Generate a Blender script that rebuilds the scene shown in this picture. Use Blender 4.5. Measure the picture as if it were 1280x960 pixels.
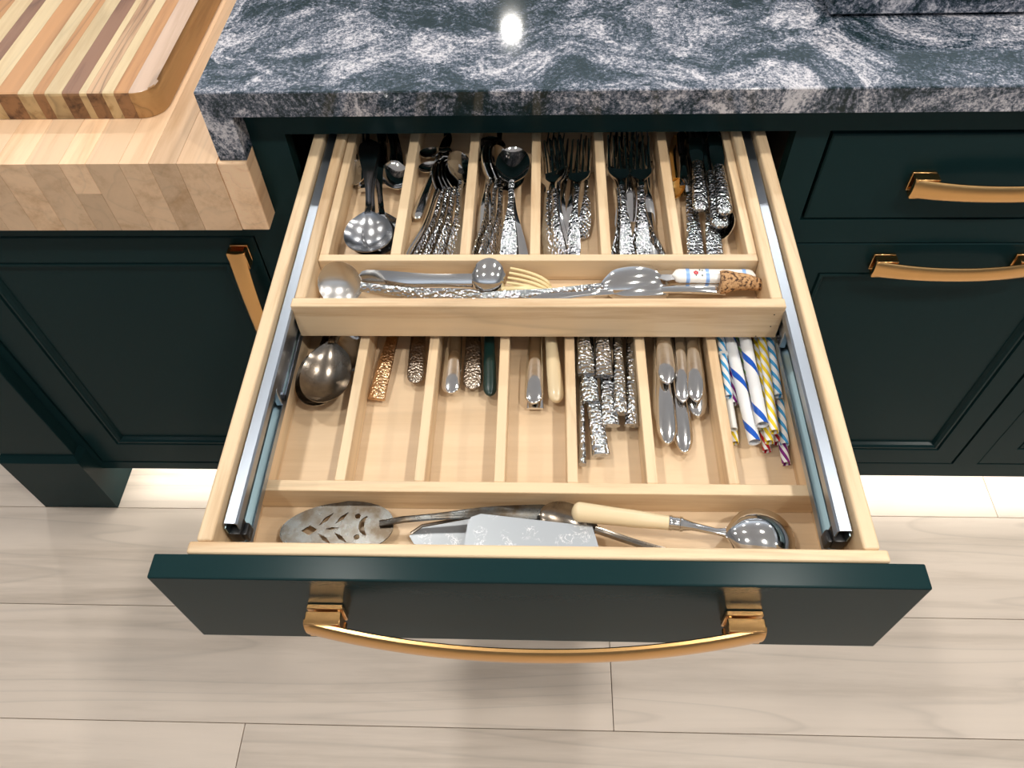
import bpy, bmesh, math, random
from mathutils import Vector, Matrix
from math import radians as R_, sin, cos, pi

for o in list(bpy.data.objects): bpy.data.objects.remove(o)
sc = bpy.context.scene
COL = sc.collection
FZ = 0.857          # height of the drawer rim above the floor; geometry below is given relative to the rim

# ---------------------------------------------------------------- camera, world, lights, exposure
cam_d = bpy.data.cameras.new('camera'); cam = bpy.data.objects.new('camera', cam_d); COL.objects.link(cam)
cam_d.sensor_width = 36.0; cam_d.lens = 979.17/1280*36.0; cam_d.clip_start = 0.02
_f = Vector((-0.03663746, 0.59885018, -0.8000226)); _r = Vector((0.99931467, 0.02618514, -0.02616349)); _u = _r.cross(_f)
cam.matrix_world = Matrix(((_r.x, _u.x, -_f.x, 0.0053), (_r.y, _u.y, -_f.y, -0.2281), (_r.z, _u.z, -_f.z, 0.5488+FZ), (0, 0, 0, 1)))
sc.camera = cam
sc.view_settings.view_transform = 'Standard'; sc.view_settings.look = 'None'
sc.view_settings.gamma = 1.0; sc.view_settings.use_curve_mapping = False
sc.view_settings.exposure = -0.03
w = bpy.data.worlds.new('world'); sc.world = w; w.use_nodes = True
w.node_tree.nodes['Background'].inputs[0].default_value = (0.80, 0.88, 1.0, 1)
w.node_tree.nodes['Background'].inputs[1].default_value = 0.02
LAMPS = [(-1.75, -0.34, 1.0), (-0.55, -0.34, 6.0), (0.65, -0.34, 9.0), (1.85, -0.34, 12.0)] + [(x, y, e) for y, e in ((0.62, 5.2), (1.95, 6.0)) for x in (-1.75, -0.55, 0.65, 1.85)] + [(-0.14, 3.29, 7.0)]
for i, (x, y, en) in enumerate(LAMPS):
    l = bpy.data.lights.new('downlight', 'AREA'); l.shape = 'DISK'; l.size = 0.11 if y < 3 else 0.075; l.energy = en
    l.color = (1.0, 0.95, 0.88); l.spread = R_(150)
    o = bpy.data.objects.new('downlight', l); COL.objects.link(o); o.location = (x, y, 2.395)
for y, tl in ((-2.3, -25), (3.0, 25)):                            # added unseen fill strips shining up to brighten the ceiling
    l = bpy.data.lights.new('fill_uplight', 'AREA'); l.shape = 'RECTANGLE'; l.size = 5.0; l.size_y = 0.12; l.energy = 22.0
    l.color = (0.82, 0.91, 1.0)
    o = bpy.data.objects.new('fill_uplight', l); COL.objects.link(o); o.location = (0, y, 1.75); o.rotation_euler = (R_(180+tl), 0, 0)
for (x, wd, y) in ((-0.55, 0.62, 0.60), (0.62, 1.7, 0.60)):      # toe-kick strips under the cabinets
    l = bpy.data.lights.new('toe_kick_strip', 'AREA'); l.shape = 'RECTANGLE'; l.size = wd; l.size_y = 0.012; l.energy = 1.5*wd
    l.color = (1.0, 0.95, 0.86)
    o = bpy.data.objects.new('toe_kick_strip', l); COL.objects.link(o); o.location = (x, y, FZ-0.762)

# ---------------------------------------------------------------- materials
def newmat(name):
    m = bpy.data.materials.new(name); m.use_nodes = True
    nt = m.node_tree; b = nt.nodes['Principled BSDF']
    return m, nt, b
def N(nt, t, **kw):
    n = nt.nodes.new(t)
    for k, v in kw.items():
        if k.startswith('i_'):
            key = k[2:]; n.inputs[int(key) if key.isdigit() else key.replace('_', ' ')].default_value = v
        else: setattr(n, k, v)
    return n
def ramp(nt, src, stops, interp='LINEAR'):
    r = nt.nodes.new('ShaderNodeValToRGB'); r.color_ramp.interpolation = interp
    e = r.color_ramp.elements
    while len(e) < len(stops): e.new(0.5)
    for k, (p, c) in enumerate(stops): e[k].position = p; e[k].color = (*c, 1)
    nt.links.new(src, r.inputs[0]); return r
def plain(name, col, rough=0.4, metal=0.0, coat=0.0, ior=1.5):
    m, nt, b = newmat(name)
    b.inputs['Base Color'].default_value = (*col, 1); b.inputs['Roughness'].default_value = rough
    b.inputs['Metallic'].default_value = metal; b.inputs['Coat Weight'].default_value = coat; b.inputs['IOR'].default_value = ior
    return m
def objcoord(nt, scale, rnd=True):
    """object coordinates + a per-object shift so that alike pieces differ"""
    tc = N(nt, 'ShaderNodeTexCoord'); mp = N(nt, 'ShaderNodeMapping'); mp.inputs['Scale'].default_value = scale
    nt.links.new(tc.outputs['Object'], mp.inputs[0])
    if rnd:
        oi = N(nt, 'ShaderNodeObjectInfo'); mul = N(nt, 'ShaderNodeVectorMath', operation='SCALE'); mul.inputs[0].default_value = (13.1, 7.7, 3.9)
        nt.links.new(oi.outputs['Random'], mul.inputs['Scale']); nt.links.new(mul.outputs[0], mp.inputs['Location'])
    return mp.outputs[0]
def wood(name, light, dark, axis='x', fine=1.0, rough=0.4, vary=0.12, contrast=1.0, coat=0.0, rings=1.0, lines=0.35, nl=9.0):
    m, nt, b = newmat(name)
    sl, st = 5.0*fine, 75.0*fine
    scale = {'x': (sl, st, st), 'y': (st, sl, st), 'z': (st, st, sl)}[axis]
    v = objcoord(nt, scale)
    n1 = N(nt, 'ShaderNodeTexNoise', i_Scale=0.35*rings, i_Detail=4.0, i_Roughness=0.55, i_Distortion=1.2); nt.links.new(v, n1.inputs['Vector'])
    n2 = N(nt, 'ShaderNodeTexNoise', i_Scale=2.6, i_Detail=5.0, i_Roughness=0.7); nt.links.new(v, n2.inputs['Vector'])
    add = N(nt, 'ShaderNodeMath', operation='MULTIPLY_ADD', i_1=0.45); nt.links.new(n2.outputs[0], add.inputs[0]); nt.links.new(n1.outputs[0], add.inputs[2])
    lo, hi = 0.72-0.22/contrast, 0.72+0.30/contrast
    r = ramp(nt, add.outputs[0], [(max(lo-0.1, 0), dark), (min(0.75, hi-0.05), light), (min(hi, 1.0), tuple(min(1, c*1.06) for c in light))])
    big = {'x': (0.9, 13, 13), 'y': (13, 0.9, 13), 'z': (13, 13, 0.9)}[axis]
    v2 = objcoord(nt, tuple(c*fine for c in big))
    n3 = N(nt, 'ShaderNodeTexNoise', i_Scale=1.0, i_Detail=2.5, i_Roughness=0.45, i_Distortion=0.25); nt.links.new(v2, n3.inputs['Vector'])
    k1 = N(nt, 'ShaderNodeMath', operation='MULTIPLY', i_1=nl); nt.links.new(n3.outputs[0], k1.inputs[0])
    k2 = N(nt, 'ShaderNodeMath', operation='FRACT'); nt.links.new(k1.outputs[0], k2.inputs[0])
    k3 = ramp(nt, k2.outputs[0], [(0.0, (1-lines,)*3), (0.10, (1-lines*0.35,)*3), (0.42, (1, 1, 1)), (0.93, (1-lines*0.12,)*3), (1.0, (1-lines,)*3)])
    ml = N(nt, 'ShaderNodeMixRGB', blend_type='MULTIPLY', i_Fac=1.0); nt.links.new(r.outputs[0], ml.inputs[1]); nt.links.new(k3.outputs[0], ml.inputs[2]); r = ml
    oi = N(nt, 'ShaderNodeObjectInfo')
    mr = N(nt, 'ShaderNodeMapRange', i_3=1-vary, i_4=1+vary); nt.links.new(oi.outputs['Random'], mr.inputs[0])
    hsv = N(nt, 'ShaderNodeHueSaturation'); nt.links.new(mr.outputs[0], hsv.inputs['Value']); nt.links.new(r.outputs[0], hsv.inputs['Color'])
    nt.links.new(hsv.outputs[0], b.inputs['Base Color'])
    b.inputs['Roughness'].default_value = rough; b.inputs['Coat Weight'].default_value = coat; b.inputs['Coat Roughness'].default_value = 0.15
    bp = N(nt, 'ShaderNodeBump', i_Strength=0.12, i_Distance=0.0006); nt.links.new(n2.outputs[0], bp.inputs['Height']); nt.links.new(bp.outputs[0], b.inputs['Normal'])
    return m
MAPLE = {a: wood('maple_'+a, (0.77, 0.58, 0.365), (0.50, 0.30, 0.145), a, 0.8, 0.42, 0.05, 1.25, lines=0.16, nl=7.0) for a in 'xyz'}
PLY = wood('maple_ply', (0.74, 0.56, 0.365), (0.60, 0.42, 0.245), 'x', 0.7, 0.35, 0.03, 0.7, lines=0.06)
BLOCK = wood('butcher_maple', (0.86, 0.59, 0.37), (0.62, 0.37, 0.19), 'y', 0.8, 0.4, 0.22, 1.0, lines=0.10)
CUT = {'cream': wood('strip_cream', (0.70, 0.55, 0.33), (0.54, 0.38, 0.20), 'y', 1, 0.4, 0.05, 1.2, lines=0.14),
       'orange': wood('strip_orange', (0.52, 0.27, 0.12), (0.33, 0.15, 0.06), 'y', 1, 0.4, 0.1, 1.2),
       'walnut': wood('strip_walnut', (0.30, 0.16, 0.10), (0.14, 0.06, 0.035), 'y', 1, 0.4, 0.1, 1.4),
       'figured': wood('strip_figured', (0.62, 0.40, 0.24), (0.22, 0.09, 0.04), 'y', 0.8, 0.4, 0.05, 2.2, lines=0.6, nl=22.0),
       'pale': wood('strip_pale', (0.62, 0.45, 0.34), (0.48, 0.32, 0.22), 'y', 1, 0.4, 0.05, 1.0, coat=0.3)}
ENDG = wood('end_grain', (0.30, 0.15, 0.065), (0.085, 0.035, 0.015), 'y', 0.55, 0.45, 0.2, 2.0, rings=3.0)
ENDL = wood('end_grain_light', (0.62, 0.44, 0.22), (0.42, 0.26, 0.11), 'y', 0.55, 0.45, 0.1, 2.0, rings=3.0)
SIDEO = wood('board_side', (0.50, 0.27, 0.10), (0.32, 0.15, 0.05), 'y', 1, 0.4, 0.05, 1.4)
FLOORM = wood('oak_plank', (0.74, 0.635, 0.535), (0.50, 0.415, 0.335), 'x', 0.30, 0.42, 0.06, 0.9, rings=1.6, lines=0.13, nl=20.0)

def paint(name, col, rough):
    m, nt, b = newmat(name)
    v = objcoord(nt, (1, 1, 1), False)
    n = N(nt, 'ShaderNodeTexNoise', i_Scale=420.0, i_Detail=2.0); nt.links.new(v, n.inputs['Vector'])
    bp = N(nt, 'ShaderNodeBump', i_Strength=0.05, i_Distance=0.0004); nt.links.new(n.outputs[0], bp.inputs['Height']); nt.links.new(bp.outputs[0], b.inputs['Normal'])
    b.inputs['Base Color'].default_value = (*col, 1); b.inputs['Roughness'].default_value = rough
    b.inputs['IOR'].default_value = 1.16
    return m
PAINT = paint('dark_green_paint', (0.0085, 0.0275, 0.0295), 0.22)
DARKIN = plain('cabinet_interior', (0.02, 0.018, 0.018), 0.6)

def granite():
    m, nt, b = newmat('granite')
    tc = N(nt, 'ShaderNodeTexCoord'); geo = N(nt, 'ShaderNodeNewGeometry')
    pos = geo.outputs['Position']
    def noise(sc_, det, ro, dist, vec):
        n = N(nt, 'ShaderNodeTexNoise', i_Scale=sc_, i_Detail=det, i_Roughness=ro, i_Distortion=dist); nt.links.new(vec, n.inputs['Vector']); return n
    def warp(vec, sc_, amt, det=2.0):
        w1 = noise(sc_, det, 0.5, 0.4, vec)
        sub = N(nt, 'ShaderNodeVectorMath', operation='SUBTRACT'); sub.inputs[1].default_value = (0.5, 0.5, 0.5); nt.links.new(w1.outputs['Color'], sub.inputs[0])
        sc1 = N(nt, 'ShaderNodeVectorMath', operation='SCALE'); sc1.inputs['Scale'].default_value = amt; nt.links.new(sub.outputs[0], sc1.inputs[0])
        ad = N(nt, 'ShaderNodeVectorMath', operation='ADD'); nt.links.new(vec, ad.inputs[0]); nt.links.new(sc1.outputs[0], ad.inputs[1]); return ad.outputs[0]
    w_ = warp(warp(pos, 3.5, 0.30), 15.0, 0.06, 3.0)
    st = N(nt, 'ShaderNodeMapping'); st.inputs['Rotation'].default_value = (0.4, 0.3, R_(-30)); st.inputs['Scale'].default_value = (0.7, 1.25, 1.0); nt.links.new(w_, st.inputs[0])
    big = noise(13.0, 3.0, 0.55, 0.3, st.outputs[0])
    mid = noise(70.0, 6.0, 0.8, 0.4, st.outputs[0])
    fine = noise(240.0, 4.0, 0.9, 0.0, pos)
    a1 = N(nt, 'ShaderNodeMath', operation='MULTIPLY_ADD', i_1=0.75); nt.links.new(mid.outputs[0], a1.inputs[0]); nt.links.new(big.outputs[0], a1.inputs[2])
    a2 = N(nt, 'ShaderNodeMath', operation='MULTIPLY_ADD', i_1=1.05); nt.links.new(fine.outputs[0], a2.inputs[0]); nt.links.new(a1.outputs[0], a2.inputs[2])
    r = ramp(nt, a2.outputs[0], [(0.0, (0.004, 0.011, 0.012)), (0.41, (0.008, 0.022, 0.025)), (0.49, (0.045, 0.065, 0.09)), (0.58, (0.17, 0.185, 0.23)), (0.73, (0.66, 0.64, 0.67))])
    # the sum runs 0.6..1.9: bring it to 0..1
    mr = N(nt, 'ShaderNodeMapRange', i_1=0.80, i_2=1.95); nt.links.new(a2.outputs[0], mr.inputs[0]); nt.links.new(mr.outputs[0], r.inputs[0])
    nt.links.new(r.outputs[0], b.inputs['Base Color'])
    b.inputs['Roughness'].default_value = 0.06; b.inputs['Specular IOR Level'].default_value = 0.42
    return m
GRANITE = granite()

def metal(name, col, rough, bump=None, bs=1.0, tarnish=None, brushed=False):
    m, nt, b = newmat(name)
    b.inputs['Metallic'].default_value = 1.0; b.inputs['Roughness'].default_value = rough; b.inputs['Base Color'].default_value = (*col, 1)
    v = objcoord(nt, (1, 1, 1), False)
    if tarnish:
        n = N(nt, 'ShaderNodeTexNoise', i_Scale=55.0, i_Detail=6.0, i_Roughness=0.6); nt.links.new(v, n.inputs['Vector'])
        r = ramp(nt, n.outputs[0], [(0.38, tarnish), (0.62, col)]); nt.links.new(r.outputs[0], b.inputs['Base Color'])
        r2 = ramp(nt, n.outputs[0], [(0.35, (0.30,)*3), (0.65, (rough,)*3)]); nt.links.new(r2.outputs[0], b.inputs['Roughness'])
    if bump:
        vo = N(nt, 'ShaderNodeTexVoronoi', feature='F1', i_Scale=bump); nt.links.new(v, vo.inputs['Vector'])
        bp = N(nt, 'ShaderNodeBump', i_Strength=bs, i_Distance=0.0014); nt.links.new(vo.outputs['Distance'], bp.inputs['Height']); nt.links.new(bp.outputs[0], b.inputs['Normal'])
    if brushed:
        mp = N(nt, 'ShaderNodeMapping'); mp.inputs['Scale'].default_value = (900, 12, 900); nt.links.new(v, mp.inputs[0])
        n = N(nt, 'ShaderNodeTexNoise', i_Scale=1.0, i_Detail=3.0); nt.links.new(mp.outputs[0], n.inputs['Vector'])
        bp = N(nt, 'ShaderNodeBump', i_Strength=0.12, i_Distance=0.0003); nt.links.new(n.outputs[0], bp.inputs['Height']); nt.links.new(bp.outputs[0], b.inputs['Normal'])
    return m
MET = {'steel': metal('polished_steel', (0.74, 0.73, 0.72), 0.09),
       'hammered': metal('hammered_steel', (0.52, 0.53, 0.54), 0.11, 330.0, 0.9),
       'tarnish': metal('tarnish_dark_reflection_silver', (0.30, 0.265, 0.225), 0.15, tarnish=(0.17, 0.14, 0.11)),  # tarnish, with dark reflections also put into the colour
       'tarnish_hammered': metal('tarnished_hammered', (0.34, 0.29, 0.24), 0.28, 380.0, 0.5),
       'server': metal('server_silver', (0.155, 0.16, 0.155), 0.26, tarnish=(0.09, 0.07, 0.05)),
       'soft': metal('soft_steel', (0.50, 0.51, 0.53), 0.20),
       'satin': metal('satin_steel', (0.62, 0.61, 0.59), 0.27),
       'bronze': metal('bronze_hammered', (0.58, 0.38, 0.22), 0.28, 380.0, 0.5),
       'gold': metal('gold_plated', (0.8, 0.55, 0.22), 0.12),
       'green': plain('green_plastic', (0.006, 0.028, 0.024), 0.3),
       'ivory': plain('ivory', (0.74, 0.60, 0.38), 0.25, coat=0.4)}
BRASS = metal('brushed_gold', (0.74, 0.43, 0.17), 0.27, brushed=True)
ZINC = metal('zinc_slide', (0.40, 0.45, 0.52), 0.36, brushed=True)
ZINCD = metal('zinc_slide_web', (0.30, 0.42, 0.46), 0.30, brushed=True)
BLACKP = plain('black_plastic', (0.008, 0.008, 0.009), 0.35)
CREAM = plain('cream_plastic', (0.82, 0.66, 0.36), 0.3)
SCREW = plain('screw_hole', (0.03, 0.02, 0.015), 0.7)
CEIL = plain('ceiling_paint', (0.74, 0.79, 0.86), 0.8)

def scratched():
    m, nt, b = newmat('scratched_satin')
    b.inputs['Metallic'].default_value = 1.0
    v = objcoord(nt, (1, 1, 1), False)
    vo = N(nt, 'ShaderNodeTexVoronoi', feature='DISTANCE_TO_EDGE', i_Scale=110.0)
    wn = N(nt, 'ShaderNodeTexNoise', i_Scale=60.0, i_Detail=3.0, i_Distortion=2.0); nt.links.new(v, wn.inputs['Vector'])
    mx = N(nt, 'ShaderNodeMixRGB', i_Fac=0.03); nt.links.new(v, mx.inputs[1]); nt.links.new(wn.outputs['Color'], mx.inputs[2]); nt.links.new(mx.outputs[0], vo.inputs['Vector'])
    n2 = N(nt, 'ShaderNodeTexNoise', i_Scale=45.0, i_Detail=2.0); nt.links.new(v, n2.inputs['Vector'])
    r = ramp(nt, vo.outputs['Distance'], [(0.0, (1, 1, 1)), (0.05, (0, 0, 0))])
    g = ramp(nt, n2.outputs[0], [(0.50, (0, 0, 0)), (0.58, (1, 1, 1))])
    mu = N(nt, 'ShaderNodeMath', operation='MULTIPLY'); nt.links.new(r.outputs[0], mu.inputs[0]); nt.links.new(g.outputs[0], mu.inputs[1])
    c = ramp(nt, mu.outputs[0], [(0, (0.42, 0.45, 0.48)), (1, (0.85, 0.85, 0.85))]); nt.links.new(c.outputs[0], b.inputs['Base Color'])
    b.inputs['Roughness'].default_value = 0.42
    return m
SATIN = scratched()

def stripes(name, col, n, pitch, duty):
    """spiral bands round the local Y axis"""
    m, nt, b = newmat(name)
    tc = N(nt, 'ShaderNodeTexCoord'); sx = N(nt, 'ShaderNodeSeparateXYZ'); nt.links.new(tc.outputs['Object'], sx.inputs[0])
    at = N(nt, 'ShaderNodeMath', operation='ARCTAN2'); nt.links.new(sx.outputs[0], at.inputs[0]); nt.links.new(sx.outputs[2], at.inputs[1])
    a = N(nt, 'ShaderNodeMath', operation='MULTIPLY', i_1=n/(2*pi)); nt.links.new(at.outputs[0], a.inputs[0])
    y = N(nt, 'ShaderNodeMath', operation='MULTIPLY_ADD', i_1=n/pitch); nt.links.new(sx.outputs[1], y.inputs[0]); nt.links.new(a.outputs[0], y.inputs[2])
    fr = N(nt, 'ShaderNodeMath', operation='FRACT'); nt.links.new(y.outputs[0], fr.inputs[0])
    lt = N(nt, 'ShaderNodeMath', operation='LESS_THAN', i_1=duty); nt.links.new(fr.outputs[0], lt.inputs[0])
    mx = N(nt, 'ShaderNodeMixRGB'); mx.inputs[1].default_value = (0.86, 0.87, 0.88, 1); mx.inputs[2].default_value = (*col, 1)
    nt.links.new(lt.outputs[0], mx.inputs[0]); nt.links.new(mx.outputs[0], b.inputs['Base Color'])
    b.inputs['Roughness'].default_value = 0.22
    return m
STR = {'cyan': stripes('cyan_stripes', (0.06, 0.36, 0.70), 3, 0.045, 0.42), 'blue': stripes('blue_spiral', (0.01, 0.10, 0.52), 1, 0.062, 0.17),
       'yellow': stripes('yellow_stripes', (0.85, 0.62, 0.03), 4, 0.06, 0.5), 'purple': stripes('purple_stripes', (0.22, 0.02, 0.22), 4, 0.06, 0.5),
       'red': stripes('red_stripes', (0.62, 0.02, 0.04), 4, 0.06, 0.5), 'green': stripes('green_stripes', (0.25, 0.50, 0.18), 4, 0.06, 0.4),
       'white': plain('white_plastic', (0.84, 0.84, 0.80), 0.25)}
def cork():
    m, nt, b = newmat('cork')
    v = objcoord(nt, (1, 1, 1), False)
    n = N(nt, 'ShaderNodeTexNoise', i_Scale=330.0, i_Detail=3.0); nt.links.new(v, n.inputs['Vector'])
    r = ramp(nt, n.outputs[0], [(0.40, (0.07, 0.03, 0.012)), (0.47, (0.42, 0.23, 0.10)), (0.7, (0.60, 0.36, 0.17))]); nt.links.new(r.outputs[0], b.inputs['Base Color'])
    bp = N(nt, 'ShaderNodeBump', i_Strength=0.8, i_Distance=0.001); nt.links.new(n.outputs[0], bp.inputs['Height']); nt.links.new(bp.outputs[0], b.inputs['Normal'])
    b.inputs['Roughness'].default_value = 0.8
    return m
CORK = cork()
CERAM = plain('white_ceramic', (0.86, 0.84, 0.80), 0.15, coat=0.5)
BLUEP = plain('blue_glaze', (0.24, 0.42, 0.78), 0.25); REDP = plain('red_glaze', (0.55, 0.04, 0.06), 0.3); LEAFP = plain('grey_green_glaze', (0.10, 0.16, 0.14), 0.3)

# ---------------------------------------------------------------- helpers
def tag(o, label=None, cat=None, group=None, kind=None):
    if label: o['label'] = label
    if cat: o['category'] = cat
    if group: o['group'] = group
    if kind: o['kind'] = kind
    return o
def empty(name, loc, label=None, cat=None, group=None, kind=None):
    o = bpy.data.objects.new(name, None); COL.objects.link(o); o.empty_display_size = 0.02
    o.location = (loc[0], loc[1], loc[2]+FZ); return tag(o, label, cat, group, kind)
def obj(name, bm, mat, parent=None, loc=None, local=False, smooth=True, label=None, cat=None, group=None, kind=None):
    """bm holds rim-relative world coordinates unless local. loc = origin (rim-relative) for top-level meshes."""
    me = bpy.data.meshes.new(name)
    if not local:
        if parent is not None:
            q = parent; off = Vector((0, 0, 0))
            while q is not None: off += q.location; q = q.parent
            bmesh.ops.translate(bm, verts=bm.verts, vec=Vector((0, 0, FZ))-off)
        else:
            loc = Vector(loc) if loc is not None else Vector((sum(v.co.x for v in bm.verts)/len(bm.verts), sum(v.co.y for v in bm.verts)/len(bm.verts), min(v.co.z for v in bm.verts)))
            bmesh.ops.translate(bm, verts=bm.verts, vec=-loc)
    bmesh.ops.recalc_face_normals(bm, faces=bm.faces)
    bm.to_mesh(me); bm.free()
    for m in (mat if isinstance(mat, (list, tuple)) else [mat]): me.materials.append(m)
    if smooth:
        for p in me.polygons: p.use_smooth = True
        me.set_sharp_from_angle(angle=R_(38))
    o = bpy.data.objects.new(name, me); COL.objects.link(o)
    if parent is not None: o.parent = parent
    elif not local: o.location = (loc[0], loc[1], loc[2]+FZ)
    return tag(o, label, cat, group, kind)
def box(bm, x0, x1, y0, y1, z0, z1, bev=0.0, seg=2):
    vs = [bm.verts.new((x, y, z)) for x in (x0, x1) for y in (y0, y1) for z in (z0, z1)]
    fs = [bm.faces.new([vs[i] for i in f]) for f in ((0, 1, 3, 2), (4, 6, 7, 5), (0, 4, 5, 1), (2, 3, 7, 6), (0, 2, 6, 4), (1, 5, 7, 3))]
    if bev > 0:
        es = list({e for f in fs for e in f.edges})
        bmesh.ops.bevel(bm, geom=es, offset=bev, segments=seg, affect='EDGES', profile=0.5)
    return bm
def nb(*a, **k): return box(bmesh.new(), *a, **k)
def extrude_poly(bm, pts, vec):
    """pts: closed list of 3-D points (planar), extruded by vec"""
    a = [bm.verts.new(p) for p in pts]; b_ = [bm.verts.new(Vector(p)+Vector(vec)) for p in pts]
    bm.faces.new(a); bm.faces.new(b_[::-1]); n = len(a)
    for i in range(n): bm.faces.new((a[i], b_[i], b_[(i+1) % n], a[(i+1) % n]))
    return bm
def ring_loft(bm, rings, cap=True, close=True):
    vr = [[bm.verts.new(p) for p in r] for r in rings]
    for a, b_ in zip(vr, vr[1:]):
        n = len(a)
        for i in range(n if close else n-1): bm.faces.new((a[i], a[(i+1) % n], b_[(i+1) % n], b_[i]))
    if cap: bm.faces.new(vr[0][::-1]); bm.faces.new(vr[-1])
    return bm
def interp(tab, t):
    """smooth interpolation of a table [(t, a, b, ...)]"""
    if t <= tab[0][0]: return tab[0][1:]
    for p, q in zip(tab, tab[1:]):
        if t <= q[0]:
            s = (t-p[0])/(q[0]-p[0]); s = s*s*(3-2*s)
            return tuple(a+(b_-a)*s for a, b_ in zip(p[1:], q[1:]))
    return tab[-1][1:]
def sheet(bm, st, th, N_=9):
    """st: stations (y, w, zfun(u)); a closed thin shell of thickness th"""
    top, bot = [], []
    for (y, w_, zf) in st:
        us = [-1+2*i/(N_-1) for i in range(N_)]
        top.append([bm.verts.new((u*w_, y, zf(u)+th)) for u in us]); bot.append([bm.verts.new((u*w_, y, zf(u))) for u in us])
    for g, s in ((top, 1), (bot, -1)):
        for a, b_ in zip(g, g[1:]):
            for i in range(N_-1):
                f = (a[i], a[i+1], b_[i+1], b_[i]); bm.faces.new(f if s > 0 else f[::-1])
    for i in range(len(st)-1):
        bm.faces.new((top[i][0], top[i+1][0], bot[i+1][0], bot[i][0])); bm.faces.new((top[i][-1], bot[i][-1], bot[i+1][-1], top[i+1][-1]))
    for i in range(N_-1):
        bm.faces.new((top[0][i], bot[0][i], bot[0][i+1], top[0][i+1])); bm.faces.new((top[-1][i], top[-1][i+1], bot[-1][i+1], bot[-1][i]))
    return bm
def bar(bm, st, n=14, p=2.4):
    """st: stations (x, y, z, w, h): superellipse section in XZ, lofted along the list"""
    rings = []
    for (x, y, z, w_, h) in st:
        r = []
        for k in range(n):
            a = 2*pi*k/n; c, s = cos(a), sin(a)
            r.append((x+math.copysign(abs(c)**(2/p), c)*w_/2, y, z+math.copysign(abs(s)**(2/p), s)*h/2))
        rings.append(r)
    return ring_loft(bm, rings)
def tube(bm, pts, rad, n=10):
    rings = []
    for i, p in enumerate(pts):
        p = Vector(p); d = (Vector(pts[min(i+1, len(pts)-1)])-Vector(pts[max(i-1, 0)])).normalized()
        up = Vector((0, 0, 1)) if abs(d.z) < 0.9 else Vector((1, 0, 0)); s = d.cross(up).normalized(); t = s.cross(d)
        r = rad[i] if isinstance(rad, (list, tuple)) else rad
        rings.append([p+s*cos(2*pi*k/n)*r+t*sin(2*pi*k/n)*r for k in range(n)])
    return ring_loft(bm, rings)

# ---------------------------------------------------------------- the room: floor planks, ceiling
fl = obj('floor', nb(-3.2, 3.2, -3.4, 4.4, -FZ-0.03, -FZ-0.0125), DARKIN, loc=(0, 0, -FZ-0.03), kind='structure')
rng = random.Random(5)
joints = {1: [-2.0, 0.131, 2.3], 0: [-0.496, 1.35], 3: [-1.45, 0.9], 2: [-1.5, 1.9], 4: [-0.9, 0.72], -1: [-0.3, 1.7]}
def plank(x0, x1, y0, y1):
    bm = nb(x0+0.0006, x1-0.0006, y0+0.0005, y1-0.0005, -FZ-0.0125, -FZ, 0.0006, 1)
    obj('plank', bm, FLOORM, parent=fl, smooth=False)
for k in range(-16, 22):
    y0 = 0.0975+(k-1)*0.2035; y1 = y0+0.2035
    xs = [-3.2]+(joints.get(k) or sorted([rng.uniform(-1.9, -0.4), rng.uniform(0.3, 1.9)]))+[3.2]
    for a, b_ in zip(xs, xs[1:]): plank(a, b_, y0, y1)
obj('ceiling', nb(-3.2, 3.2, -3.4, 4.4, 1.56, 1.60), CEIL, loc=(0, 0, 1.56), kind='structure')

WALLP = plain('wall_paint', (0.48, 0.50, 0.52), 0.8)
obj('wall_back', nb(-3.2, 3.2, 4.4, 4.5, -FZ, 1.56), WALLP, loc=(0, 4.45, -FZ), kind='structure')
obj('wall_front', nb(-3.2, 3.2, -3.5, -3.4, -FZ, 1.56), WALLP, loc=(0, -3.45, -FZ), kind='structure')
obj('wall_left', nb(-3.3, -3.2, -3.4, 4.4, -FZ, 1.56), WALLP, loc=(-3.25, 0.5, -FZ), kind='structure')
obj('wall_right', nb(3.2, 3.3, -3.4, 4.4, -FZ, 1.56), WALLP, loc=(3.25, 0.5, -FZ), kind='structure')

# ---------------------------------------------------------------- cabinets
D = 0.5388; ZB = -0.758
def panel_front(x0, x1, z0, z1, yf, th=0.020, inset=None):
    """a door or drawer front in the XZ plane. inset=(l, r, b, t): moulded recessed panel. Returns (frame bm, panel bm)"""
    b1 = 0.0015
    def loop(dx0, dx1, dz0, dz1, y): return [(x0+dx0, y, z0+dz0), (x1-dx1, y, z0+dz0), (x1-dx1, y, z1-dz1), (x0+dx0, y, z1-dz1)]
    rings = [loop(0, 0, 0, 0, yf+th), loop(0, 0, 0, 0, yf+b1), loop(b1, b1, b1, b1, yf)]
    if inset is None:
        return ring_loft(bmesh.new(), rings), None
    l, r, b_, t = inset
    def il(g, y): return loop(l+g, r+g, b_+g, t+g, y)
    rings += [il(-0.0014, yf), il(0, yf+0.004), il(0.0012, yf+0.004), il(0.003, yf+0.0008), il(0.0065, yf+0.0005), il(0.010, yf+0.004), il(0.0125, yf+0.009), il(0.0125, yf+0.0115)]
    fr = ring_loft(bmesh.new(), rings, cap=False)
    pn = ring_loft(bmesh.new(), [il(0.0115, yf+0.013), il(0.0115, yf+0.0095), il(0.0145, yf+0.0090)])
    return fr, pn
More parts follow.
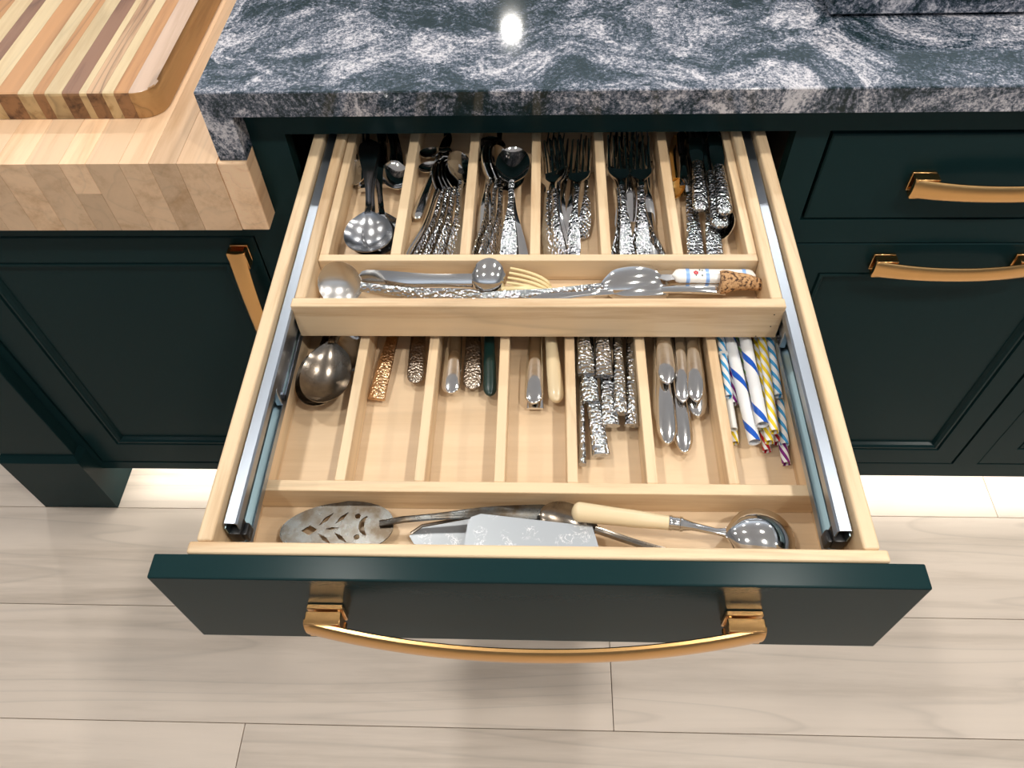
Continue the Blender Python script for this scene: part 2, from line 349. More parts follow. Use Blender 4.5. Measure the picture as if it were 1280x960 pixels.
def cabinet(name, label, x0, x1, ztop, openings, extra=(), cat='cabinet'):
    t = empty(name, ((x0+x1)/2, D+0.3, ZB), label, cat)
    bm = bmesh.new(); zs = sorted(openings, key=lambda o: -o[3])
    xa = min(o[0] for o in openings); xb = max(o[1] for o in openings)
    bv = 0.0006
    if xa-x0 > .001: box(bm, x0, xa, D, D+0.02, ZB, ztop)
    if x1-xb > .001: box(bm, xb, x1, D, D+0.02, ZB, ztop)
    z = ztop
    for (_, _, zb, zt) in zs:
        box(bm, xa, xb, D, D+0.02, zt, z); z = zb
    box(bm, xa, xb, D, D+0.02, ZB, z)
    obj('face_frame', bm, PAINT, t, smooth=False)
    bm = bmesh.new(); i = 0.001
    box(bm, x0+i, x0+0.018, D+0.02, D+0.60, ZB, ztop-.001); box(bm, x1-0.018, x1-i, D+0.02, D+0.60, ZB, ztop-.001)
    box(bm, x0+i, x1-i, D+0.60, D+0.612, ZB, ztop-.001); box(bm, x0+0.018, x1-0.018, D+0.02, D+0.60, ZB, ZB+0.018)
    obj('carcass', bm, DARKIN, t, smooth=False)
    obj('toe_kick', nb(x0+0.002, x1-0.002, D+0.085, D+0.10, -FZ, ZB), PAINT, t, smooth=False)
    return t
def front(cab, name, x0, x1, z0, z1, inset=None, gap=0.0, y=D+0.0005, label=None):
    fr, pn = panel_front(x0, x1, z0, z1, y, inset=inset)
    f = obj(name, fr, PAINT, cab, smooth=False)
    if pn: obj('door_panel', pn, PAINT, f, smooth=False)
    return f
G = 0.0028
# bow handles: an arched strip whose ends sit on channel-shaped feet
def handle_bm(cx, cz, L, y0, prot, proe, h, th, foot=0.0285, vertical=False, n=28):
    bm = bmesh.new()
    def P(s, y, q): return (cx+q, y, cz+s) if vertical else (cx+s, y, cz+q)
    half = L/2
    rings = []
    for i in range(n+1):
        s = -half+L*i/n; u = s/half
        yo = y0-(proe+(prot-proe)*(1-abs(u)**2.1)); hh = h/2*(1-0.12*(1-u*u)); b_ = 0.0012
        bg = 0.0022; sec = [(yo+b_, -hh), (yo, -hh+b_)]+[(yo-bg*(1-v*v), v*(hh-b_)) for v in (-0.7, -0.35, 0, 0.35, 0.7)]+[(yo, hh-b_), (yo+b_, hh), (yo+th-b_, hh), (yo+th, hh-b_), (yo+th, -hh+b_), (yo+th-b_, -hh)]
        rings.append([P(s, a, q) for a, q in sec])
    ring_loft(bm, rings)
    for sg in (-1, 1):                                   # feet: base plate, web and outer lip
        a0, a1 = (half-foot, half-0.0005)
        def bx(s0, s1, ya, yb, h0, h1):
            s0, s1 = sg*s0, sg*s1; s0, s1 = min(s0, s1), max(s0, s1)
            A = P(s0, ya, h0); B = P(s1, yb, h1)
            box(bm, min(A[0], B[0]), max(A[0], B[0]), min(ya, yb), max(ya, yb), min(A[2], B[2]), max(A[2], B[2]), 0.0007, 1)
        hh = h/2
        bx(a0, a1, y0-0.0045, y0-0.0002, -hh, hh)                                  # plate on the front
        bx(a0, a1, y0-proe-0.001, y0-0.0065, hh-0.0035, hh+0.0006)                 # upper lip
        bx(a0, a1, y0-proe-0.001, y0-0.0065, -hh-0.0006, -hh+0.0035)               # lower lip
        bx(a0+0.0015, a0+0.0045, y0-proe-0.003, y0-0.003, -hh+0.002, hh-0.002)     # inner web
    return bm

# left cabinet, under the wooden block
cl = cabinet('door_cabinet', 'dark green cabinet with one framed door under the wooden block, left of the open drawer', -1.004, -0.3345, -0.1125, [(-0.8435, -0.3735, -0.7350, -0.1525)])
dl = front(cl, 'door', -0.8435+G, -0.3735-G, -0.7350+G, -0.1525-G, inset=(0.056, 0.046, 0.062, 0.048))
obj('handle', handle_bm(-0.3985, -0.315, 0.300, D, 0.034, 0.020, 0.024, 0.004, vertical=True), BRASS, dl)
bm = nb(-1.0005, -0.8597, 0.5155, D, -0.672, -0.1125, 0.0012, 1)
obj('corner_post', bm, PAINT, cl, smooth=False)
bm = bmesh.new()
ring_loft(bm, [[(-1.004, .5045, z), (-.853, .5045, z), (-.853, .640, z), (-1.004, .640, z)] for z in (-FZ+0.0002, -0.686)]+[[(-1.0005, .5135, -.6725), (-.8595, .5135, -.6725), (-.8595, .640, -.6725), (-1.0005, .640, -.6725)]])
obj('plinth_foot', bm, PAINT, cl, smooth=False)

# middle cabinet with the open drawer
OX0, OX1, OZ = -0.2920, 0.2925, 0.0040
cm = cabinet('drawer_cabinet', 'dark green cabinet under the granite whose top drawer is pulled out', -0.3345, 0.3118, 0.0465, [(OX0, OX1, -0.1265, OZ), (OX0, OX1, -0.44, -0.166), (OX0, OX1, -0.714, -0.47)])
for a, b_ in ((-0.44, -0.166), (-0.714, -0.47)):
    f = front(cm, 'drawer_front', OX0+G, OX1-G, a+G, b_-G, inset=(0.05, 0.05, 0.05, 0.05))
    obj('handle', handle_bm(0.0, b_-0.03, 0.33, D, 0.034, 0.018, 0.024, 0.004), BRASS, f)

# right cabinet
cr = cabinet('drawer_cabinet', 'dark green cabinet right of the open drawer, with two gold bow handles', 0.3118, 0.785, 0.0465, [(0.3305, 0.7640, -0.1272, OZ), (0.3305, 0.7640, -0.7145, -0.1655)])
f = front(cr, 'drawer_front', 0.3305+.0046, 0.7640-G, -0.1272+.0026, OZ-.0048, y=D-0.0005)
obj('handle', handle_bm(0.5475, -0.0645, 0.212, D, 0.030, 0.018, 0.0265, 0.004), BRASS, f)
f = front(cr, 'drawer_front', 0.3305+G, 0.7640-G, -0.7145+0.001, -0.1655-G, inset=(0.048, 0.043, 0.046, 0.054))
obj('handle', handle_bm(0.5475, -0.1965, 0.212, D, 0.030, 0.018, 0.0265, 0.004), BRASS, f)
# far right cabinet
cf = cabinet('door_cabinet', 'dark green framed cabinet door corner at the lower right edge of the photo', 0.785, 1.35, 0.0465, [(0.8070, 1.3300, -0.7145, -0.1655)])
front(cf, 'door', 0.8070+.0015, 1.3300-.0015, -0.7145+0.0015, -0.1655-G, inset=(0.048, 0.048, 0.050, 0.05))

# ---------------------------------------------------------------- granite counter with a waterfall end
gt = empty('granite_countertop', (0.5, 0.85, 0.0465), 'dark green granite countertop, white veined, its mitred end dropping onto the wooden block', 'countertop')
XL = -0.3655; GY = 0.5090; ZT = 0.0768; ZU = 0.0468
bm = bmesh.new()
sec = [(XL+0.0006, ZT), (XL, ZT-0.0006), (XL+0.030, ZU), (1.5, ZU), (1.5, ZT)]
b1 = 0.0012
rg = []
for (yy, d) in ((GY+b1, 0.0), (GY, b1)):
    rg.append([(XL+d, yy, ZT-d), (XL+0.030, yy, ZU+d*0.2), (1.5, yy, ZU+d), (1.5, yy, ZT-d)])
rg.insert(0, [(XL, 1.25, ZT), (XL+0.030, 1.25, ZU), (1.5, 1.25, ZU), (1.5, 1.25, ZT)])
obj('slab', ring_loft(bmesh.new(), rg), GRANITE, gt, smooth=False)
prof = [(XL, ZT-0.0008), (XL, -0.0102), (XL+0.0315, -0.0102), (XL+0.0315, ZU-0.002), (XL+0.0300, ZU-0.0008)]
extr = extrude_poly(bmesh.new(), [(x, GY+0.0008, z) for x, z in prof], (0, 0.029, 0))
obj('waterfall_end', extr, GRANITE, gt, smooth=False)
prof = [(XL, ZT-0.0008), (XL, -0.0102), (XL+0.030, -0.0102), (XL+0.0300, ZU-0.0008)]
obj('waterfall_end', extrude_poly(bmesh.new(), [(x, GY+0.030, z) for x, z in prof], (0, 0.70, 0)), GRANITE, gt, smooth=False)
gl = empty('raised_granite_slab', (0.8, 0.8, ZT), 'raised second granite slab at the top right corner, a dark gap under its front edge', 'counter')
obj('slab', nb(0.329, 1.5, 0.6465, 0.98, ZT+0.004, ZT+0.040, 0.001, 1), GRANITE, gl, smooth=False)
obj('gap_shadow_strip', nb(0.336, 1.49, 0.656, 0.975, ZT+0.0001, ZT+0.004), BLACKP, gl, smooth=False)  # black strip standing in for the shadow under the slab

# ---------------------------------------------------------------- wooden block top, stave by stave
BZ = -0.0105; BF = 0.5050; BB = -0.1122
wb = empty('butcher_block', (-0.67, 0.85, BB), 'thick pale maple butcher block of upright staves left of the granite', 'countertop')
cuts = [-1.05, -1.012, -0.975, -0.934, -0.897, -0.858, -0.822, -0.784, -0.748, -0.707, -0.668, -0.632, -0.5945, -0.5545, -0.5230, -0.4835, -0.4487, -0.4158, -0.3690, -0.3340]
for i, (a, b_) in enumerate(zip(cuts, cuts[1:])):
    y1 = D-0.0005 if a > -0.37 else 1.25
    if i == 13:                                          # one stave is pieced: upper and lower block
        obj('stave', nb(a+.0001, b_-.0001, BF, y1, BZ-0.044, BZ, 0.0004, 1), BLOCK, wb, smooth=False)
        obj('stave', nb(a+.0001, b_-.0001, BF, y1, BB, BZ-0.0443, 0.0004, 1), BLOCK, wb, smooth=False)
    else: obj('stave', nb(a+.0001, b_-.0001, BF, y1, BB, BZ, 0.0006 if a < -0.37 else 0.002, 2), BLOCK, wb, smooth=False)

# ---------------------------------------------------------------- striped cutting board
CZ0, CZ1, CY = BZ+0.0004, 0.0245, 0.5925
cb = empty('cutting_board', (-0.66, 0.75, CZ0), 'thick striped cutting board of cream, orange and walnut strips with a rounded corner', 'cutting board')
strips = [(-0.93, 'walnut'), (-0.905, 'cream'), (-0.885, 'orange'), (-0.86, 'cream'), (-0.835, 'figured'), (-0.81, 'cream'), (-0.785, 'orange'), (-0.760, 'cream'), (-0.737, 'orange'), (-0.7150, 'cream'), (-0.6900, 'walnut'), (-0.6720, 'cream'), (-0.6480, 'orange'), (-0.6210, 'cream'), (-0.6020, 'orange'), (-0.5880, 'cream'), (-0.5670, 'walnut'), (-0.5460, 'cream'),
          (-0.5370, 'figured'), (-0.5180, 'cream'), (-0.5040, 'orange'), (-0.4860, 'pale')]
xr = -0.4560; Rr = 0.028
def fronty(x):                                           # plan outline of the rounded near right corner
    d = x-(xr-Rr); return CY if d <= 0 else CY+Rr-math.sqrt(max(Rr*Rr-d*d, 0))
for i, (x0, c) in enumerate(strips):
    x1 = strips[i+1][0] if i+1 < len(strips) else xr
    n = 1 if x1 < xr-Rr else 10
    bm = bmesh.new(); e = 0.0035; rings = []
    prof = [(0.0, CZ0), (0.0, CZ1-e), (e*0.3, CZ1-e*0.3), (e, CZ1)]   # (inset, z): eased upper edge
    xs = [x0+0.0001+(x1-x0-0.0002)*k/n for k in range(n+1)]
    for x in xs:
        rr = []
        for (ins, z) in prof: rr.append((min(x, xr-ins), fronty(min(x, xr-1e-5))+ins if x < xr-Rr else fronty(x)+ins*0.8, z))
        rings.append(rr+[(min(x, xr-ins), 1.02, z) for ins, z in prof[::-1]])
    ring_loft(bm, rings)
    so = obj('strip', bm, [CUT[c], ENDL if c == 'cream' else ENDG, SIDEO], cb, smooth=(c == 'pale'))
    for p in so.data.polygons:                          # sawn ends show end grain, the long side its own face
        if p.normal.y < -0.75 and abs(p.normal.z) < 0.5: p.material_index = 1 if c != 'pale' else 2
        elif c == 'pale' and (p.normal.x > 0.3 or p.normal.y < -0.3) and p.normal.z < 0.8: p.material_index = 2

# ---------------------------------------------------------------- the open drawer
dr = empty('drawer', (0, 0.28, -0.115), 'open pale maple cutlery drawer with a dark green front and a bowed gold handle', 'drawer')
DT, DB_ = -0.0006, -0.1262
obj('front_panel', nb(-0.2895, 0.2895, 0.0, 0.0199, DB_, DT, 0.0014, 2), PAINT, dr, smooth=False)
obj('handle', handle_bm(0.0, -0.0595, 0.358, 0.0, 0.0365, 0.0165, 0.025, 0.0048, foot=0.029, n=40), BRASS, dr)
BI = 0.2473; BO = 0.26; FLR = -0.086
bm = nb(-0.2652, 0.2652, 0.0203, 0.0305, -0.109, 0.0, 0.0022, 3)
obj('box_front', bm, MAPLE['x'], dr, smooth=False)
for s, nm in ((-1, 'l'), (1, 'r')):
    a, b_ = sorted((s*BI, s*BO)); obj('box_side', nb(a, b_, 0.0307, 0.66, -0.109, 0.0, 0.0022, 3), MAPLE['y'], dr, smooth=False)
obj('box_back', nb(-BI, BI, 0.648, 0.66, -0.109, -0.003), MAPLE['x'], dr, smooth=False)
obj('box_bottom', nb(-BI, BI, 0.0307, 0.648, FLR-0.009, FLR), PLY, dr, smooth=False)
def channel(s, prof, y0, y1, th):
    """open sheet-metal section: prof [(d from the wall, z)], s=-1 left, +1 right"""
    bm = bmesh.new(); n = len(prof); off = []
    for i, p in enumerate(prof):
        a = prof[max(i-1, 0)]; c = prof[min(i+1, n-1)]; dx, dz = c[0]-a[0], c[1]-a[1]; L = math.hypot(dx, dz)
        off.append((p[0]-dz/L*th, p[1]+dx/L*th))
    loop = prof+off[::-1]
    return extrude_poly(bm, [(s*(BI-d), y0, z) for d, z in loop], (0, y1-y0, 0))
SLP = [(0.0125, -0.0185), (0.0128, -0.0095), (0.0112, -0.0078), (0.0025, -0.0074), (0.0012, -0.009), (0.0012, -0.021), (0.0036, -0.0225), (0.0036, -0.0365), (0.0012, -0.038), (0.0012, -0.0495), (0.0025, -0.0512), (0.0112, -0.0508), (0.0128, -0.0490), (0.0125, -0.0420)]
for s in (-1, 1):
    ch = obj('slide_channel', channel(s, SLP, 0.049, 0.64, 0.0011), ZINC, dr, smooth=False)
    # grooved inner web of the channel, in the duller blue-grey finish
    obj('slide_web', channel(s, [(0.0028, -0.0105), (0.0028, -0.0200), (0.0054, -0.0225), (0.0054, -0.0265), (0.0042, -0.0280), (0.0042, -0.0310), (0.0054, -0.0325), (0.0054, -0.0365), (0.0028, -0.0390), (0.0028, -0.0440), (0.0100, -0.0485)], 0.046, 0.639, 0.0009), ZINCD, ch, smooth=False)
    bm = bmesh.new(); xa, xb = sorted((s*(BI-0.002), s*(BI-0.0125)))
    box(bm, xa, xb, 0.0455, 0.060, -0.034, -0.0195, 0.0012, 2); xa, xb = sorted((s*(BI-0.0115), s*(BI-0.0165)))
    box(bm, xa, xb, 0.0470, 0.058, -0.036, -0.0230, 0.0012, 2)
    obj('bumper', bm, BLACKP, ch)
    for y in (0.13, 0.30):                               # screw in the web
        bmc = bmesh.new(); bmesh.ops.create_cone(bmc, cap_ends=True, segments=14, radius1=0.0034, radius2=0.0026, depth=0.0022, matrix=Matrix.Translation((s*(BI-0.0055), y+(0.02 if s > 0 else 0), -0.0295)) @ Matrix.Rotation(-s*pi/2, 4, 'Y'))
        obj('screw', bmc, ZINC, ch)

def insert(name, label, x0, x1, y0, y1, z0, zt, divs, wd, rail_t, side_t, floor_z):
    t = empty(name, ((x0+x1)/2, (y0+y1)/2, z0), label, 'drawer organizer')
    obj('rail', nb(x0, x1, y0, y0+rail_t, z0, zt, 0.0006, 1), MAPLE['x'], t, smooth=False)
    obj('rail', nb(x0, x1, y1-0.008, y1, z0, zt, 0.0006, 1), MAPLE['x'], t, smooth=False)
    for a, b_ in ((x0, x0+side_t), (x1-side_t, x1)): obj('side_strip', nb(a, b_, y0+rail_t, y1-0.008, z0, zt, 0.0006, 1), MAPLE['y'], t, smooth=False)
    for c in divs: obj('divider', nb(c-wd/2, c+wd/2, y0+rail_t, y1-0.008, z0, zt, 0.0006, 1), MAPLE['y'], t, smooth=False)
    return t
insert('divider_insert', 'lower maple divider insert with seven compartments on the drawer bottom', -BI+.0002, BI-.0002, 0.1048, 0.640, FLR+0.0003, -0.054,
       [-0.1726, -0.1018, -0.0308, 0.0339, 0.1036, 0.1745], 0.0095, 0.0108, 0.0078, FLR)

# upper sliding tray
TX = 0.2343; TY0 = 0.2763; TZT = -0.0022
tr = empty('sliding_tray', (0, 0.43, -0.0475), 'upper pale maple tray riding on the slides over the rear half of the drawer', 'tray')
fb = obj('front_board', nb(-TX-.0012, TX+.0012, TY0, TY0+0.0112, -0.0468, TZT, 0.0008, 1), MAPLE['x'], tr, smooth=False)
for x, z in ((0.2265, -0.013), (0.2270, -0.030), (0.2160, -0.0445)):
    bmc = bmesh.new(); bmesh.ops.create_cone(bmc, cap_ends=True, segments=10, radius1=0.0007, radius2=0.0007, depth=0.0004, matrix=Matrix.Translation((x, TY0-0.0001, z)) @ Matrix.Rotation(pi/2, 4, 'X'))
    obj('nail_hole', bmc, SCREW, fb)
for s in (-1, 1):
    a, b_ = sorted((s*(TX-0.0115), s*TX)); obj('tray_side', nb(a, b_, TY0+0.0114, 0.640, -0.0468, TZT-0.0003, 0.0022, 3), MAPLE['y'], tr, smooth=False)
    # ball-bearing member that carries the tray and its front clip
    yf = 0.190 if s < 0 else 0.262
    xa, xb = sorted((s*(BI-0.0082), s*(BI-0.0100)))
    sm = obj('slide_member', nb(xa, xb, yf, 0.575, -0.0400, -0.0200, 0.0005, 1), ZINC, tr, smooth=False)
    bm = bmesh.new(); xa, xb = sorted((s*(BI-0.0062), s*(BI-0.0122)))
    box(bm, xa, xb, yf-0.001, yf+0.010, -0.044, -0.037, 0.0012, 2); box(bm, xa, xb, yf-0.002, yf+0.002, -0.043, -0.020, 0.0006, 1)
    obj('clip', bm, ZINC, sm)
    bmc = bmesh.new(); bmesh.ops.create_cone(bmc, cap_ends=True, segments=14, radius1=0.0030, radius2=0.0030, depth=0.004, matrix=Matrix.Translation((s*(BI-0.0125), yf+0.004, -0.0385)) @ Matrix.Rotation(pi/2, 4, 'Y'))
    obj('roller', bmc, BLACKP, sm)
obj('tray_back', nb(-TX+.0115, TX-.0115, 0.629, 0.640, -0.0468, TZT-.001), MAPLE['x'], tr, smooth=False)
UF = -0.0385
obj('tray_bottom', nb(-TX+.0115, TX-.0115, TY0+0.0114, 0.6288, UF-0.006, UF), PLY, tr, smooth=False)
insert('divider_insert', 'upper maple divider insert with six compartments at the back of the sliding tray', -0.2226, 0.2226, 0.3462, 0.6280, UF+0.0003, -0.0100,
       [-0.1440, -0.0728, -0.0012, 0.0710, 0.1433], 0.0106, 0.0092, 0.0095, UF)

# ---------------------------------------------------------------- cutlery builders (local: handle end at y=0, tip at y=L, z=0 the plane it lies on)
def handle_sheet(L, we, wn, arch, neckz, th=0.0022, tip_round=True):
    st = []; n = 22
    for i in range(n+1):
        t = i/n; y = L*t
        w_ = interp([(0, we/2), (0.12, we/2), (0.75, wn/2), (1, wn/2*1.05)], t)[0]
        if t < 0.10 and tip_round: w_ *= math.sqrt(max(1-((0.10-t)/0.10)**2*0.93, 0.02))
        z = interp([(0, 0.001), (0.5, arch), (0.85, arch*0.9), (1, neckz)], t)[0]
        st.append((y, w_, (lambda z_: lambda u: z_-0.0008*u*u)(z)))
    return sheet(bmesh.new(), st, th, 7)
def bowl_sheet(L, bl, bw, wn, depth, rimz, flip, pointed=False):
    st = []; n = 20; y0 = L-bl
    for i in range(n+1):
        t = i/n; tt = 0.5-0.5*cos(pi*t)
        y = y0+bl*tt
        wv = bw/2*math.sqrt(max(1-(2*tt-1)**2, 0))*(1.0+0.10*(1-2*tt)*(-1))*1.0
        wv = max(wv*(0.62+0.38*min(tt/0.2, 1)**0.8), wn/2)
        g = max(1-(2*tt-1)**2, 0)**0.8
        lift = 0.004*(1-tt)**3
        def zf(u, g=g, lift=lift): 
            s = rimz-depth*(1-u*u)*g+lift
            return s if not flip else (depth*(1-u*u)*g+lift+0.0002)
        st.append((y, max(wv, 0.0006), zf))
    return sheet(bmesh.new(), st, 0.0012, 13)
def place(o, p0, p1, roll):
    p0 = Vector(p0); p1 = Vector(p1); y = (p1-p0).normalized(); x = y.cross(Vector((0, 0, 1))).normalized(); z = x.cross(y)
    m = Matrix(((x.x, y.x, z.x), (x.y, y.y, z.y), (x.z, y.z, z.z))).to_4x4() @ Matrix.Rotation(R_(roll), 4, 'Y')
    o.rotation_euler = m.to_euler(); o.location = p0+Vector((0, 0, FZ)); return o
def mk(nm): 
    o = bpy.data.objects.new(nm, None); COL.objects.link(o); o.empty_display_size = 0.01; return o
def spoon(L, bw=0.04, bl=0.06, mat='steel', flip=0, neck=0.006, edge=0, nm='spoon'):
    t = mk(nm); depth = bw*0.22; hl = L-bl
    nz = depth+0.004 if not flip else 0.006
    obj('handle', handle_sheet(hl+0.003, bw*0.46 if hl > 0.05 else neck, neck, 0.010 if hl > .05 else nz, nz, 0.0024), MET['hammered' if mat == 'satin_h' else mat], t, local=True)
    bmat = {'hammered': 'steel', 'satin_h': 'satin'}.get(mat, mat)
    obj('bowl', bowl_sheet(L, bl, bw, neck, depth, depth, flip), MET[bmat], t, local=True)
    return t
def fork(L, mat='hammered'):
    t = mk('fork'); hl = L*0.56
    obj('handle', handle_sheet(hl, 0.0145, 0.0055, 0.011, 0.008, 0.0024), MET[mat], t, local=True)
    bm = bmesh.new(); st = []
    y1 = L-0.047; n = 10
    for i in range(n+1):
        k = i/n; y = hl-0.002+(y1-hl+0.002)*k
        w_ = interp([(0, 0.0031), (0.3, 0.0036), (0.75, 0.0115), (1, 0.0125)], k)[0]
        z = interp([(0, 0.008), (0.6, 0.0035), (1, 0.0015)], k)[0]
        st.append((y, w_, (lambda z_: lambda u: z_+0.0012*u*u)(z)))
    sheet(bm, st, 0.0018, 7)
    for k in range(4):
        xo = (-1.5+k)*0.0067; s2 = []
        for i in range(9):
            q = i/8; y = y1-0.001+0.048*q; z = 0.0024+0.0007*(abs(k-1.5)>1)+0.007*q**2.0
            s2.append((xo*(1-0.06*q), y, z, 0.0036*(1-0.55*q), 0.0018*(1-0.3*q)))
        bar(bm, s2, 8, 3)
    obj('tines', bm, MET['steel' if mat == 'hammered' else mat], t, local=True)
    return t
def knife(L, hw=0.018, hh=0.008, bwid=0.018, mat='hammered', end='flat'):
    t = mk('knife'); hl = min(L*0.52, 0.105); st = []; n = 16
    for i in range(n+1):
        q = i/n; y = hl*q
        w_ = interp([(0, hw), (0.25, hw*0.93), (0.75, hw*0.74), (1, hw*0.62)], q)[0]
        h = interp([(0, hh*0.8), (0.4, hh), (1, hh*0.75)], q)[0]; zc = hh/2+0.0008*sin(pi*q)
        if end == 'round' and q < 0.10: k = math.sqrt(max(1-((0.10-q)/0.10)**2, 0.015)); w_ *= k; h *= (0.35+0.65*k)
        if end == 'point' and q < 0.22: k = math.sqrt(max(1-((0.22-q)/0.22)**2, 0.012)); w_ *= k; h *= (0.3+0.7*k)
        if end == 'flat' and q < 0.03: w_ *= 1.05; zc -= 0.0004
        st.append((0, y, zc, w_, h))
    if end in ('round', 'point'):                      # extra close stations at the rounded end
        ext = []
        for q in (0.002, 0.006, 0.012, 0.022, 0.036):
            lim = 0.10 if end == 'round' else 0.22; k = math.sqrt(max(1-((lim-q)/lim)**2, 0.01)); ext.append((0, hl*q, hh/2, hw*k, hh*0.8*(0.35+0.65*k)))
        st = [s for s in ext if s[1] > 0]+[s for s in st[1:] if s[1] > ext[-1][1]+1e-5]
    obj('handle', bar(bmesh.new(), st, 14, 2.6 if end == 'flat' else 2.2), MET[mat], t, local=True)
    bm = bmesh.new(); st = []
    for i in range(13):
        q = i/12; y = hl-0.001+(L-hl+0.001)*q; w_ = bwid*(0.75+0.25*min(q*4, 1))
        if q > 0.8: w_ *= math.sqrt(max(1-((q-0.8)/0.2)**2*0.97, 0.02))
        st.append((0, y, hh/2, w_, 0.0018))
    bar(bm, st, 10, 2.5)
    obj('blade', bm, MET['steel'], t, local=True)
    return t
def straw(L, dia=0.008, col='cyan', n=1, ring=0):
    t = mk('drinking_straw'); r = dia/2; bm = bmesh.new(); k = 18; ys = [L*i/6 for i in range(7)]
    def rg(rad, y): return [(rad*cos(2*pi*j/k), y, rad*sin(2*pi*j/k)+0) for j in range(k)]
    rings = [rg(r, y) for y in ys]+[rg(r-0.0008, y) for y in ys[::-1]]
    rings.append(rings[0]); vr = [[bm.verts.new(p) for p in q] for q in rings[:-1]]; vr.append(vr[0])
    for a, b_ in zip(vr, vr[1:]):
        for i in range(k): bm.faces.new((a[i], a[(i+1) % k], b_[(i+1) % k], b_[i]))
    obj('tube', bm, STR[col], t, local=True)
    if ring:
        yc = L*ring; bm = bmesh.new()
        prof = [(r+0.0002, yc-0.0016), (r+0.0016, yc-0.0006), (r+0.0016, yc+0.0006), (r+0.0002, yc+0.0016)]
        vr = [[bm.verts.new(p) for p in rg(a, b_)] for a, b_ in prof]; vr.append(vr[0])
        for a, b_ in zip(vr, vr[1:]):
            for i in range(k): bm.faces.new((a[i], a[(i+1) % k], b_[(i+1) % k], b_[i]))
        obj('collar', bm, STR['white'], t, local=True)
    return t
def flat_plate(outer, holes, th, zf=None):
    """outline with holes (XY) triangulated, thickened, then bent by zf(x, y)"""
    bm = bmesh.new(); es = []
    for lp in [outer]+holes:
        vs = [bm.verts.new((x, y, 0)) for x, y in lp]
        es += [bm.edges.new((vs[i], vs[(i+1) % len(vs)])) for i in range(len(vs))]
    r = bmesh.ops.triangle_fill(bm, edges=es, use_beauty=True, use_dissolve=False)
    fs = [f for f in bm.faces]
    ex = bmesh.ops.extrude_face_region(bm, geom=fs)
    bmesh.ops.translate(bm, verts=[v for v in ex['geom'] if isinstance(v, bmesh.types.BMVert)], vec=(0, 0, th))
    if zf:
        for v in bm.verts: v.co.z += zf(v.co.x, v.co.y)
    return bm
def pie_server(L):
    t = mk('pie_server'); bl = 0.100; bw = 0.050; y0 = L-bl
    obj('handle', handle_sheet(y0+0.012, 0.014, 0.005, 0.010, 0.0045, 0.003), MET['server'], t, local=True)
    out = []
    m = 40
    for i in range(m):
        a = 2*pi*i/m; x = sin(a); y = cos(a)
        yy = y0+bl/2+bl/2*y; k = 1.0 if y > 0 else 1.0
        xx = bw/2*math.copysign(abs(x)**0.85, x)*(1-0.18*max(y, 0)**2+0.05*(y < 0))
        out.append((xx, yy))
    c = y0+bl*0.5
    def dia(cx, cy, a, b_, rot=0): 
        q = [(a, 0), (0, b_), (-a, 0), (0, -b_)]; return [(cx+x*cos(rot)-y*sin(rot), cy+x*sin(rot)+y*cos(rot)) for x, y in q]
    holes = [dia(0, c+0.024, 0.0048, 0.0072)]
    for sy, l in ((0.010, 0.0075), (-0.004, 0.0070)):
        for s in (-1, 1): holes.append(dia(s*0.0095, c+sy, 0.0019, l*1.15, s*0.75))
    holes.append(dia(0, c+0.004, 0.0014, 0.0065))
    def crescent(cx, cy, r, s): 
        o = [(cx+r*sin(a), cy+s*r*cos(a)) for a in [(-1.3+2.6*i/8) for i in range(9)]]; i_ = [(cx+r*0.95*sin(a), cy+s*(r*0.45*cos(a)+0.0004)) for a in [(1.1-2.2*i/6) for i in range(7)]]
        return o+i_
    holes.append(crescent(0, c-0.029, 0.0100, 1))
    for s in (-1, 1): holes.append([(s*0.010+0.0026*cos(2*pi*i/8), c-0.018+0.0026*sin(2*pi*i/8)) for i in range(8)])
    obj('blade', flat_plate(out, holes, 0.0014, lambda x, y: 0.002), MET['server'], t, local=True)
    return t
def cake_knife(L):
    t = mk('cake_knife'); out = [(-0.012, 0.0), (-0.013, L*0.8), (-0.004, L*0.97), (0.004, L), (0.012, L*0.9), (0.014, 0.0)]
    obj('blade', flat_plate(out, [], 0.0014), SATIN, t, local=True)
    obj('back_edge', tube(bmesh.new(), [(0.014, 0.0, 0.0012), (0.0145, L*0.5, 0.0016), (0.012, L*0.9, 0.0014), (0.006, L*0.985, 0.0012)], 0.0016, 8), MET['tarnish'], t, local=True)
    return t
def broad_blade(L):
    t = mk('cake_server'); W = 0.036
    out = [(-W/2-.002, 0.0), (W/2-.002, 0.012), (W/2+.001, L-0.010), (W/2-0.003, L-0.002), (W/2-0.009, L), (-W/2+0.004, L), (-W/2, L-0.004)]
    obj('blade', flat_plate(out, [], 0.0016), SATIN, t, local=True)
    return t
